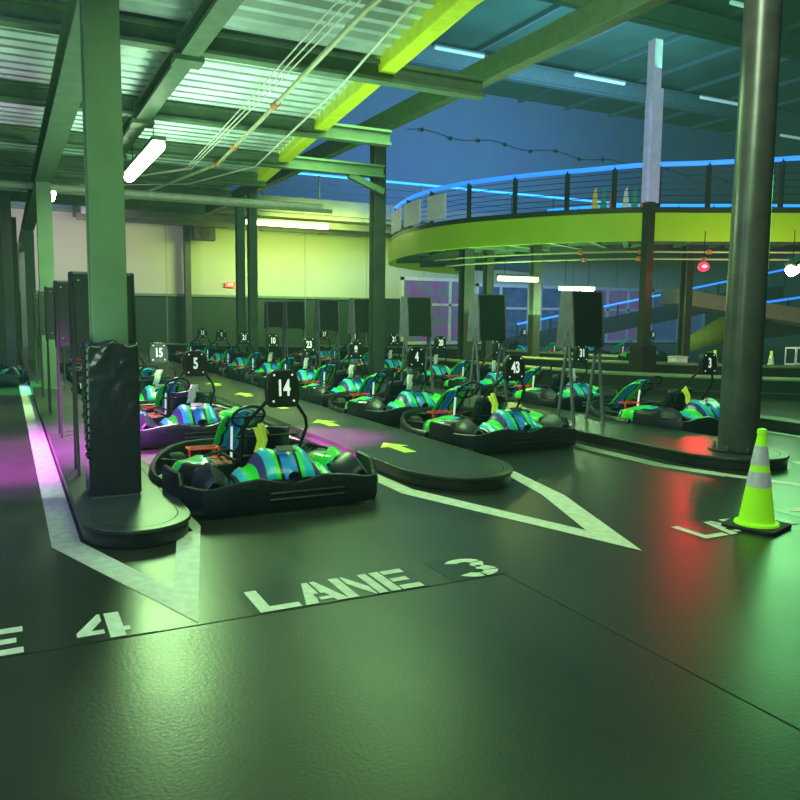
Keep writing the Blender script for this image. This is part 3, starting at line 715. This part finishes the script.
    hd = MB().prism(sh, -.035, .035).build('headrest', M['board'], t, bevel=.012); hd.location = (0, .285, .95); hd.rotation_euler = (PI/2-.06, 0, 0)
    b = MB()
    for x, y in ((-.075, .11), (.075, .11), (-.085, -.1), (.085, -.1)): b.lathe([(.009, .034), (.009, .039), (.004, .041)], 8, (x, y, 0))
    b.build('screws', M['white_plate'], hd)
    # steering
    b = MB(); tl = .75
    ring = [(.15*cos(a), 1.28-.11*sin(a), .60+.11*sin(a)) for a in [2*PI*i/20 for i in range(20)]]
    b.tube(ring, .014, 6, closed=True); b.bar((-.14, 1.28, .6), (.14, 1.28, .6), .03, .015); b.bar((0, 1.28, .6), (0, 1.36, .5), .03, .02)
    st = b.build('steering_wheel', M['dark_fairing'], t)
    MB().tube([(0, 1.29, .58), (0, 1.62, .24)], .016, 6).build('steering_column', M['steel_black'], t)
    # swept front fairing: rises from the nose to the steering wheel
    rows = []
    prof_ = [(2.06, .17), (2.0, .25), (1.9, .33), (1.8, .43), (1.7, .53), (1.6, .60), (1.5, .64), (1.4, .645)]
    for i, (y_, z_) in enumerate(prof_):
        v = i/7; w_ = .17-.05*v+.03*sin(PI*v)
        rows.append([(c*w_, y_, z_-.05*c*c) for c in [-1+2*k/8 for k in range(9)]])
    o = MB().grid(rows).build('front_fairing', M['nose'], t); sd = o.modifiers.new('s', 'SOLIDIFY'); sd.thickness = .014
    for s_ in (-1, 1):
        rows = [[(s_*(.2+.3*u), 1.98-.12*u*u-.3*v, .14+.12*sin(PI*v*.6)+.03*u) for u in (0, .25, .5, .75, 1)] for v in [q/5 for q in range(6)]]
        o = MB().grid(rows).build('nose_wing', M['dark_fairing'], t); sd = o.modifiers.new('s', 'SOLIDIFY'); sd.thickness = .012
    MB().bar((-.13, 1.42, .16), (-.13, 1.38, .5), .018).build('brake_lever', M['white_plate'], t)
    # battery boxes beside the seat, with straps, hoses and a cooling tube
    for s_ in (-1, 1):
        bb = MB().box((s_*.36-.09, .78, .09), (s_*.36+.09, 1.2, .27)).build('battery_box', M['steel_black'], t, bevel=.012)
        for yy in (.86, 1.08): MB().box((s_*.36-.094, yy, .09), (s_*.36+.094, yy+.03, .275)).build('box_strap', M['red_metal'] if s_ < 0 else M['chrome'], bb)
    b = MB(); b.tube([(-.27, .7, .3), (-.33, .95, .33), (-.3, 1.25, .25), (-.2, 1.45, .15)], .013, 6); b.tube([(.28, .7, .3), (.35, .9, .36), (.33, 1.2, .28), (.22, 1.5, .14)], .011, 6)
    b.tube([(-.55, .7, .36), (-.35, .66, .42), (-.25, .62, .36)], .012, 6); b.tube([(.55, .7, .36), (.35, .66, .42), (.25, .62, .36)], .012, 6)
    b.build('hoses', M['rubber'], t)
    for s_ in (-1, 1): b = MB(); b.box((s_*.14-.04, 1.72, .1), (s_*.14+.04, 1.74, .26)); b.bar((s_*.14, 1.735, .1), (s_*.14, 1.86, .1), .02); b.build('pedal', M['chrome'], t)
    # red rack beside the left foot
    b = MB()
    for z in (.2, .27, .34): b.bar((-.56, 1.2, z), (-.3, 1.2, z), .012)
    for x in (-.56, -.3): b.bar((x, 1.2, .14), (x, 1.2, .36), .014)
    b.bar((-.56, 1.35, .34), (-.3, 1.35, .34), .012); b.bar((-.56, 1.2, .34), (-.56, 1.35, .34), .012); b.bar((-.3, 1.2, .34), (-.3, 1.35, .34), .012)
    b.build('red_rack', M['red_metal'], t)
    return t
def belt(t, m, x, drape):
    # harness webbing hung over the hoop bar, hanging crumpled in front of the seat
    b = MB(); rnd = random.Random(int(x*1000)+5)
    for j in range(2):
        dx = .035*j
        pts = [(x+dx+rnd.uniform(-.02, .02), .62-.02*j, .54), (x+dx-.03, .58, .60+.03*j), (x+dx-.02, .5, .50), (x+dx-.06, .46, .42), (x+dx-.05+rnd.uniform(-.02, .02), .42, .36)] if drape else \
              [(x+dx, .6, .53), (x+dx+.03, .52, .68), (x+dx-.01, .48, .62), (x+dx-.02, .44, .55), (x+dx-.05, .42, .47)]
        rows = []
        for p in pts: rows.append([(p[0]-.028, p[1], p[2]), (p[0]+.0, p[1]-.012, p[2]+.006), (p[0]+.028, p[1], p[2])])
        b.grid(rows)
    o = b.build('seat_belt', m, t); s_ = o.modifiers.new('s', 'SOLIDIFY'); s_.thickness = .01; return o
proto = make_kart()
# (x, y, rot, number, belt colour, label)
KARTS = [
 (1.98, 5.74, 0, '14', 'y', 'nearest kart, number 14 on its headrest, blue and green cover'),
 (2.0, 9.05, .02, '5', 'g', 'kart number 5 behind kart 14 in lane 3'),
 (2.02, 11.7, -.02, '15', 'g', 'kart number 15 behind the padded column in lane 3'),
 (1.95, 14.2, 0, '9', 'g', 'kart behind kart 15 in lane 3'),
 (2.0, 17.0, 0, '12', 'g', 'sixth-row kart near the far end of lane 3'),
 (2.0, 20.0, 0, '7', 'g', 'furthest kart of lane 3'),
 (5.28, 7.22, 0, '43', 'y', 'kart number 43 at the head of lane 2, green side pod'),
 (5.25, 9.6, .02, '4', 'g', 'kart number 4 behind kart 43 in lane 2'),
 (5.3, 11.9, 0, '8', 'g', 'kart number 8 in lane 2 beside the dark column'),
 (5.3, 14.2, -.02, '23', 'g', 'kart number 23 in lane 2 left of the dark column'),
 (5.3, 16.5, 0, '10', 'g', 'kart number 10 in lane 2 toward the back wall'),
 (5.3, 18.8, 0, '21', 'g', 'kart number 21 near the back of lane 2'),
 (5.3, 21.1, 0, '6', 'g', 'kart number 6 near the back of lane 2'),
 (5.3, 23.4, 0, '11', 'g', 'kart number 11, furthest in lane 2'),
 (8.36, 7.15, 0, '3', 'y', 'kart number 3 beside the big round column in lane 1'),
 (8.5, 9.9, 0, '31', 'g', 'kart number 31 behind kart 3 in lane 1'),
 (8.5, 12.3, 0, '18', 'g', 'kart number 18 in lane 1 behind a tilted board'),
 (8.5, 14.6, 0, '20', 'g', 'kart number 20 in lane 1 beside the bridge end column'),
 (8.5, 16.9, 0, '26', 'g', 'kart number 26 in lane 1 right of the dark column'),
 (8.5, 19.3, 0, '1', 'g', 'kart number 1 in lane 1 near the back'),
 (8.5, 21.6, 0, '17', 'g', 'kart number 17, furthest in lane 1'),
 (-.5, 17.9, .0, '24', 'g', 'kart parked in lane 4 at the edge of the picture'),
 (-.9, 20.6, .0, '27', 'g', 'kart parked behind the first one in lane 4'),
 (17.4, 23.8, .2, '33', 'g', 'kart standing beyond the barrier, furthest toward the doorway'),
 (18.0, 21.2, .2, '34', 'g', 'kart standing beyond the barrier beneath the tube lamp'),
 (19.9, 23.0, .2, '35', 'g', 'kart standing beyond the barrier behind the tilted board'),
 (20.3, 20.2, .2, '36', 'g', 'kart standing beyond the barrier near the padded bridge column'),
]
for i, (x, y, rz, num, bc, lab) in enumerate(KARTS):
    k = proto if i == 0 else copy_tree(base_kart)
    if i == 0:
        base_kart = proto
    k.location = (x, y, 0); k.rotation_euler = (0, 0, rz)
    tag(k, lab, 'kart', 'karts parked nose to tail in the lanes' if x < 12 else 'karts beyond the barrier')
def finish_karts():
    roots = [o for o in bpy.data.objects if o.get('category') == 'kart']
    pos = {(round(o.location.x, 2), round(o.location.y, 2)): o for o in roots}
    for (x, y, rz, num, bc, lab) in KARTS:
        k = pos[(round(x, 2), round(y, 2))]
        hd = [c for c in children(k) if c.name.startswith('headrest')][0]
        text_mesh(num, 'number', M['white_plate'], hd, .18, (0, 0, .037), (0, 0, 0), .64, .005)
        if y < 17: belt(k, M['belt_yellow'] if bc == 'y' else M['belt_grey'], -.1 if bc == 'y' else .0, bc == 'y')
finish_karts()

# ================================================================== tilted boards on the platforms
def make_board():
    t = empty('timing_board')
    def slab(y0, y1, n_, m_):
        b = MB(); vs = [(-.24, y0, 1.16), (.24, y0, 1.16), (.24, y1, 1.88), (-.24, y1, 1.88)]; k = -.02 if y0 < 0 else .02
        vs2 = [(x, y+k, z) for x, y, z in vs]
        b.add(vs+vs2, [(0, 1, 2, 3), (7, 6, 5, 4), (0, 4, 5, 1), (1, 5, 6, 2), (2, 6, 7, 3), (3, 7, 4, 0)]); return b.build(n_, m_, t)
    slab(-.15, -.09, 'front_panel', M['board']); slab(.15, .09, 'back_panel', M['board'])
    MB().box((-.26, -.115, 1.875), (.26, .115, 1.895)).build('top_cap', M['board_side'], t)
    for s_ in (-1, 1):
        b = MB(); x = s_*.252
        for p in ([(-.115, 1.89), (.115, 1.89), (.19, 1.14), (.02, 1.14), (-.06, 1.34), (-.14, 1.14), (-.19, 1.14)], [(-.08, 1.36), (-.04, 1.36), (-.2, .13), (-.25, .13)], [(-.08, 1.36), (-.04, 1.36), (.14, .13), (.09, .13)]):
            n = len(p); vs = [(x-.012, a, c) for a, c in p]+[(x+.012, a, c) for a, c in p]
            b.add(vs, [tuple(range(n)), tuple(reversed(range(n, 2*n)))]+[(i, (i+1) % n, n+(i+1) % n, n+i) for i in range(n)])
        b.build('side_plate', M['board_side'], t)
    b = MB()
    for x in (-.2, .2):
        for z in (1.25, 1.82): b.lathe([(.01, -.19 if z < 1.5 else -.135), (.01, -.1)], 8, (x, 0, z), 'y')
    b.build('rivets', M['chrome'], t)
    return t
bd0 = make_board()
NM = ['nearest', 'second', 'third', 'fourth', 'fifth', 'sixth', 'seventh']
first = True
for row, X, Ys, lab in (('r', 6.95, (8.35, 10.65, 13.1, 15.6, 17.7, 20.1, 21.8), '%s black board on metal legs on the round column platform'), ('l', .78, (7.45, 9.75, 12.05, 14.35, 17.0), '%s tall black board on legs behind the padded column')):
    for i, y in enumerate(Ys):
        o = bd0 if first else copy_tree(bd0); first = False
        o.location = (X, y, 0)
        if row == 'l':
            for c_ in children(o):
                if c_.name.startswith('side_plate'):
                    if 'dark_plate' not in globals(): dark_plate = {}
                    kk = c_.data.name
                    if kk not in dark_plate: dp_ = c_.data.copy(); dp_.materials[0] = M['steel_black']; dark_plate[kk] = dp_
                    c_.data = dark_plate[kk]
        tag(o, lab % NM[i], 'board', 'black boards standing on the platforms' )

# ================================================================== right kerb, barriers, ramps
b = MB(); b.box((9.5, 3.5, 0), (9.78, 11.5, .13)); b.box((9.48, 3.5, .13), (9.8, 11.5, .16)); tag(b.build('track_kerb', M['concrete'], bevel=.01), 'black low kerb along the right edge of lane 1', 'kerb')
def barrier(path, label, h=.42, name='track_barrier'):
    t = empty(name, (path[0][0], path[0][1], 0)); tag(t, label, 'barrier')
    o = path[0]; P = [(x-o[0], y-o[1]) for x, y in path]
    MB().sweep(P, lambda i: [(-.14, 0), (.14, 0), (.16, .1), (.1, .13), (.14, h-.06), (-.14, h-.06)], smooth=False).build('body', M['concrete'], t)
    MB().sweep(P, lambda i: [(-.15, h-.06), (.15, h-.06), (.15, h-.03), (.1, h), (-.1, h), (-.15, h-.03)], smooth=False).build('top_strip', M['barrier_top'], t)
    return t
barrier([(4.9, 30.2), (7.5, 27.2), (11.2, 26.2)], 'dark low barrier with pale top before the back wall')
barrier([(10.2, 27.5), (14.2, 24.2), (15.6, 21), (16.2, 18.6), (16.5, 18.0)], 'dark barrier with pale top curving under the bridge')
barrier([(10.1, 20.5), (10.5, 15.6), (11.2, 12.75), (12.4, 11.2), (13.7, 9.95), (16.5, 8.2)], 'dark barrier with pale top passing the padded bridge column')
barrier([(12.2, 17), (12.85, 15.1), (14.3, 13.4), (15.6, 12.1), (18.6, 10.6)], 'second dark barrier just behind the first beside the bridge column', .5)

def ramp(pts, w, label, m_side, th=.5, led=True):
    t = empty('kart_ramp', pts[0]); tag(t, label, 'ramp', kind='structure')
    o = Vector(pts[0]); a = Vector(pts[0]); c = Vector(pts[1]); d = (c-a); n = Vector((-d.y, d.x, 0)).normalized()*w
    vs = [a-o, c-o, c+n-o, a+n-o]; up = Vector((0, 0, th))
    MB().add([*vs, *[v+up for v in vs]], [(0, 3, 2, 1), (4, 5, 6, 7), (0, 1, 5, 4), (1, 2, 6, 5), (2, 3, 7, 6), (3, 0, 4, 7)]).build('slab', m_side, t)
    if led:
        MB().tube([a-o+up+Vector((0, 0, .7)), c-o+up+Vector((0, 0, .7))], .045, 6).build('led_handrail', M['led_blue'], t)
        b = MB()
        for k in range(9): p = (a-o).lerp(c-o, k/8)+up; b.bar(p, p+Vector((0, 0, .7)), .06)
        b.build('rail_posts', M['column_dark'], t)
    return t
# ramps descending behind the bridge
ramp([(19.8, 28.0, .0), (30.5, 23.2, 2.5)], 3, 'ramp with blue handrail rising behind the tilted boards', M['ramp'], .5)
ramp([(18.5, 17.8, 2.0), (27.5, 11.6, .3)], 2.5, 'ramp with pale side falling to the far right', M['ramp_beige'], .45, False)
ramp([(23, 20, .6), (30, 14.5, 2.0)], 2.5, 'dark ramp slab under the bridge', M['ramp'], .6)
b = MB(); b.add([(18.3, 17.0, .55), (20.3, 17.0, .9), (22.0, 17.0, 1.5), (19.6, 17.0, 1.6), (18.3, 17.0, 1.0)], [(0, 1, 2, 3, 4)]); o = b.build('ramp_infill_panel', M['lime_dim']); tag(o, 'lime green sloping panel below the far ramp', 'panel')
sd = o.modifiers.new('s', 'SOLIDIFY'); sd.thickness = .05

# windows/doorways in the back wall under the bridge
def window(n, x0, x1, z0, z1, fill, mull=(.5,), trans=.6, y=34.28):
    t = empty('window_%d' % n, ((x0+x1)/2, y, z0)); tag(t, kind='structure'); t['label'] = 'white framed window in the back wall'
    w = x1-x0; h = z1-z0; b = MB(); f_ = .16
    b.box((-w/2, -.1, 0), (-w/2+f_, 0, h)); b.box((w/2-f_, -.1, 0), (w/2, 0, h)); b.box((-w/2, -.1, 0), (w/2, 0, f_)); b.box((-w/2, -.1, h-f_), (w/2, 0, h))
    for m_ in mull: b.box((-w/2+w*m_-.07, -.09, 0), (-w/2+w*m_+.07, 0, h))
    if trans: b.box((-w/2, -.09, h*trans-.06), (w/2, 0, h*trans+.06))
    b.build('frame', M['white_gloss'], t)
    MB().box((-w/2+.02, -.03, .02), (w/2-.02, -.005, h-.02)).build('pane', fill, t)
window(1, 17.3, 21.0, .1, 3.4, M['poster'], (.75,))
window(2, 21.6, 25.0, .1, 3.2, M['glass'], (.45,))
window(3, 25.6, 28.4, .1, 3.2, M['glass'], ())
window(4, 29.2, 33.0, .1, 3.2, M['poster'], (.3, .7))
window(5, 33.6, 38.0, .1, 3.2, M['glass'], (.5,))

# cones, boxes and frame beyond the barrier
for j, (x, y) in enumerate(((16.2, 14.2), (16.7, 13.8), (17.3, 13.4))):
    cone(x, y, 1.0, ['lime cone beyond the barrier, next to the padded bridge column', 'middle lime cone of three beyond the barrier', 'lime cone beyond the barrier nearest the round column'][j], j)
for j, (x, y, z, lab) in enumerate(((15.3, 14.6, 0, 'lower white storage box beyond the barrier'), (15.33, 14.6, .29, 'upper white storage box stacked on the lower one'))):
    b = MB(); b.box((-.2, -.15, 0), (.2, .15, .26)); t = empty('storage_box', (x, y, z)); tag(t, lab, 'box', 'white storage boxes')
    b.build('body', M['panel_white'], t, bevel=.02); MB().box((-.21, -.16, .25), (.21, .16, .29)).build('lid', M['white_gloss'], t, bevel=.01)
t = empty('metal_trolley_frame', (17.7, 13.0, 0)); tag(t, 'small pale metal frame standing in the dark at far right', 'frame')
b = MB()
for x in (-.3, .3):
    for y in (-.2, .2): b.bar((x, y, 0), (x, y, 1.0), .03)
for z in (.5, .98):
    b.bar((-.3, -.2, z), (.3, -.2, z), .04); b.bar((-.3, .2, z), (.3, .2, z), .04); b.bar((-.3, -.2, z), (-.3, .2, z), .04); b.bar((.3, -.2, z), (.3, .2, z), .04)
b.build('tube_frame', M['panel_white'], t); t.scale = (.7, .7, .85)

# red beacon and pipes under the bridge
t = empty('red_beacon', (13.6, 12.35, 2.66)); tag(t, 'glowing red round beacon hung beneath the bridge edge', 'beacon')
MB().lathe([(.02, -.1), (.09, -.07), (.12, 0), (.09, .07), (.02, .1)], 20).build('lens', M['red_lamp'], t)
MB().lathe([(.02, -.03), (.055, 0), (.02, .03)], 12, (-.07, -.09, 0), 'z').build('bulb', M['lamp_core'], t)
MB().tube([(0, 0, .1), (0, 0, .76)], .01, 6).build('hanger', M['steel_black'], t)
for k, (z, off, nm) in enumerate(((3.2, -.35, 'pale pipe with orange couplings under the bridge edge'), (3.05, .9, 'second pale pipe further beneath the bridge'))):
    t = empty('bridge_pipe', (0, 0, 0)); tag(t, nm, 'pipe'); Q = offset(OUT, off if off > 0 else .5)
    MB().tube([(Q[i][0], Q[i][1], z) for i in range(24, nO, 2)], .025, 6).build('pipe', M['pipe'], t)
    for i in (38, 44, 50):
        q = Q[i]; MB().lathe([(.06, -.05), (.06, .05)], 10, (q[0], q[1], z)).build('coupling', M['pipe_orange'], t)

# loudspeaker, exit sign and wall bits
t = empty('loudspeaker', (7.25, 33.3, 4.55)); tag(t, 'black loudspeaker hung on the column at the back wall', 'loudspeaker')
MB().box((-.15, -.3, 0), (.75, .2, .62)).build('cabinet', M['speaker'], t, bevel=.03); MB().lathe([(.2, -.32), (.22, -.3), (.1, -.29)], 20, (.3, 0, .3), 'y').build('driver', M['rubber'], t); MB().bar((.3, 0, .6), (-.1, .4, 1.2), .06).build('bracket', M['steel_black'], t)
t = empty('exit_sign', (8.9, 34.2, 2.68)); tag(t, 'small red sign on the pale back wall panel', 'sign')
MB().box((-.22, -.05, 0), (.22, 0, .22)).build('sign_plate', M['exit_red'], t, bevel=.01)
text_mesh('EXIT', 'lettering', M['white_plate'], t, .15, (0, -.055, .11), (PI/2, 0, 0), .8, .002)
# string of small lights on the upper wall
b = MB(); pts = []
for i in range(30): pts.append((17.5+.8*i, 34.1, 10.35-.02*i+.12*sin(i*1.3)))
b.tube(pts, .015, 5); o = b.build('light_string', M['steel_black']); tag(o, 'thin dark cable with small bulbs along the blue upper wall', 'light string')
for i in range(1, 28, 2):
    MB().lathe([(.03, -.12), (.09, -.05), (.05, .06)], 8, pts[i]).build('bulb', M['steel_black'], o)
# flags on the bridge
for j, (x, y, ms, lab) in enumerate(((15.35, 17.75, ('flag_y', 'flag_g', 'flag_r'), 'yellow, green and red pennant cluster standing on the bridge'), (16.0, 17.2, ('flag_w', 'flag_g', 'flag_r'), 'white, green and red pennant cluster standing on the bridge'))):
    t = empty('pennant_cluster', (x, y, 3.98), -.78); tag(t, lab, 'flags')
    for q, mm_ in enumerate(ms):
        x0 = -.34+.24*q; b = MB(); b.add([(x0, .03*q, 0), (x0+.34, .03*q, 0), (x0+.2, .03*q, 1.25), (x0+.12, .03*q, 1.15)], [(0, 1, 2, 3)])
        o = b.build('pennant', M[mm_], t); s_ = o.modifiers.new('s', 'SOLIDIFY'); s_.thickness = .02
# small boxes on left platform near padding, by the boards
for j, (x, y) in enumerate(((.98, 8.4), (.98, 10.7))):
    t = empty('power_box', (x, y, .13)); tag(t, ['small grey power box on the left platform behind the padding', 'small grey power box further along the left platform'][j], 'box')
    MB().box((-.07, -.1, 0), (.07, .1, .14)).build('case', M['board_side'], t, bevel=.01); MB().box((-.05, -.105, .03), (.05, -.098, .1)).build('socket', M['white_plate'], t)

# ================================================================== LIGHTS
def area(loc, size, energy, color, target=None, sy=None, spread=None):
    d = bpy.data.lights.new('area_light', 'AREA'); d.energy = energy; d.color = color; d.shape = 'RECTANGLE'; d.size = size; d.size_y = sy or size
    if spread: d.spread = spread
    o = bpy.data.objects.new('area_light', d); COL.objects.link(o); o.location = loc
    dr = Vector(target or (loc[0], loc[1], 0))-Vector(loc); o.rotation_euler = dr.to_track_quat('-Z', 'Y').to_euler(); return o
def spot(loc, target, energy, color, angle=60, blend=.6, r=.1):
    d = bpy.data.lights.new('spot_light', 'SPOT'); d.energy = energy; d.color = color; d.spot_size = radians(angle); d.spot_blend = blend; d.shadow_soft_size = r
    o = bpy.data.objects.new('spot_light', d); COL.objects.link(o); o.location = loc
    o.rotation_euler = (Vector(target)-Vector(loc)).to_track_quat('-Z', 'Y').to_euler(); return o
def point(loc, energy, color, r=.2):
    d = bpy.data.lights.new('point_light', 'POINT'); d.energy = energy; d.color = color; d.shadow_soft_size = r
    o = bpy.data.objects.new('point_light', d); COL.objects.link(o); o.location = loc; return o
GR = (.48, 1, .34); GY = (.72, 1, .16); GB = (.3, 1, .5); BL = (.12, .35, 1); PK = (1, .1, .85)
area((2.2, 12.8, 3.7), .5, 300, GR, sy=3)
area((2.0, 3.6, 4.1), 3, 110, GR, sy=3)
area((5.2, 12, 4.9), 2, 300, GR, sy=6)
area((3.2, 9.5, 1.3), 3, 190, (.6, 1, .6), (3.0, 10.5, 4.6), 5)      # unseen lamp added as bounce light on the metal deck
area((-.8, 6, .9), 2, 55, (.5, 1, .45), (0, 8.5, 4.6), 3)
area((-.6, 2.5, 2.2), .6, 26, (.65, 1, .7), (.7, 6.4, 1.2), 1)  # unseen lamp added to light the column padding from the left
area((-3, 6, 3.9), 1.5, 60, (.4, .5, 1), (-1, 7, 0), 3)
area((11.5, 28.5, 4.9), 4, 620, GY, (11.5, 34.3, 3), 1)
area((2, 29, 4.6), 3, 170, (1, .78, .95), (1.0, 34.3, 3), 1)
area((12.2, 17.5, 2.45), 1.3, 90, GY)
area((15, 17.6, 2.3), 1.3, 90, GR)
area((20, 22, 8), 10, 1500, (.25, .5, 1), (20, 34.3, 9), 4)
area((12, 10, 11), 8, 200, (.35, 1, .5), (12, 12, 0), 8)
area((11.6, 8.6, 3.0), 1.5, 110, (.25, 1, .3), (10.5, 7.5, 0), 3)
area((16, 14, 7.0), 6, 430, (.25, 1, .5), (16, 14, 12.6), 6)
area((13.4, 18.6, 1.6), 3, 260, GR, (13.4, 18.6, 4.0), 3)  # unseen lamp added below the bridge, aimed up to brighten its underside
area((16, 12.5, 1.6), 3, 60, (1, .7, .45), (17, 14.5, 4.0), 2)  # unseen warm lamp added to tint the right part of the underside
area((4.2, 4.2, 5.5), 1, 130, (.75, 1, .6), (7.2, 6, 3.8), 3)          # unseen lamp added for a sheen along the round column
spot((-1.2, 7.5, 4.0), (.12, 9.0, 0), 7500, PK, 42, .9)
spot((-1.6, 6.5, 4.0), (-.2, 8.8, 0), 3800, (.75, .1, 1), 50, 1)
spot((1.9, 12.5, 3.9), (1.9, 10.0, .4), 2600, PK, 36, .8)
spot((1.9, 8.5, 3.9), (3.12, 8.4, 0), 5000, PK, 28, .8)
spot((-.8, 15.5, 3.5), (.3, 16.8, 0), 3000, (.1, 1, .2), 28, .8)
spot((13.4, 12.1, 2.55), (5.45, 5.35, 0), 110, (1, 0, .04), 13, .9, .12)
point((13.4, 12.2, 2.35), 20, (1, .03, .03))
spot((-1.6, 3.5, 4.0), (-.5, 6.6, 0), 420, (.3, .2, 1), 52, 1, .3)
spot((-1.5, 15, 4), (-.5, 18.5, .3), 600, (.1, .3, 1), 50, 1)

w = bpy.data.worlds.new('world'); SC.world = w; w.use_nodes = True
bg = w.node_tree.nodes['Background']; bg.inputs['Color'].default_value = (.25, .6, .4, 1); bg.inputs['Strength'].default_value = .06
em = w.node_tree.nodes.new('ShaderNodeEmission'); em.inputs['Color'].default_value = (.20, .62, .36, 1); em.inputs['Strength'].default_value = .0014
w.node_tree.links.new(em.outputs[0], w.node_tree.nodes['World Output'].inputs['Volume'])   # faint self-glow of the air, standing in for lit haze
SC.view_settings.view_transform = 'Standard'; SC.view_settings.look = 'None'; SC.view_settings.exposure = .12; SC.view_settings.gamma = 1
SC.cycles.use_denoising = True
SC.cycles.max_bounces = 6; SC.cycles.sample_clamp_indirect = 4; SC.cycles.caustics_reflective = False
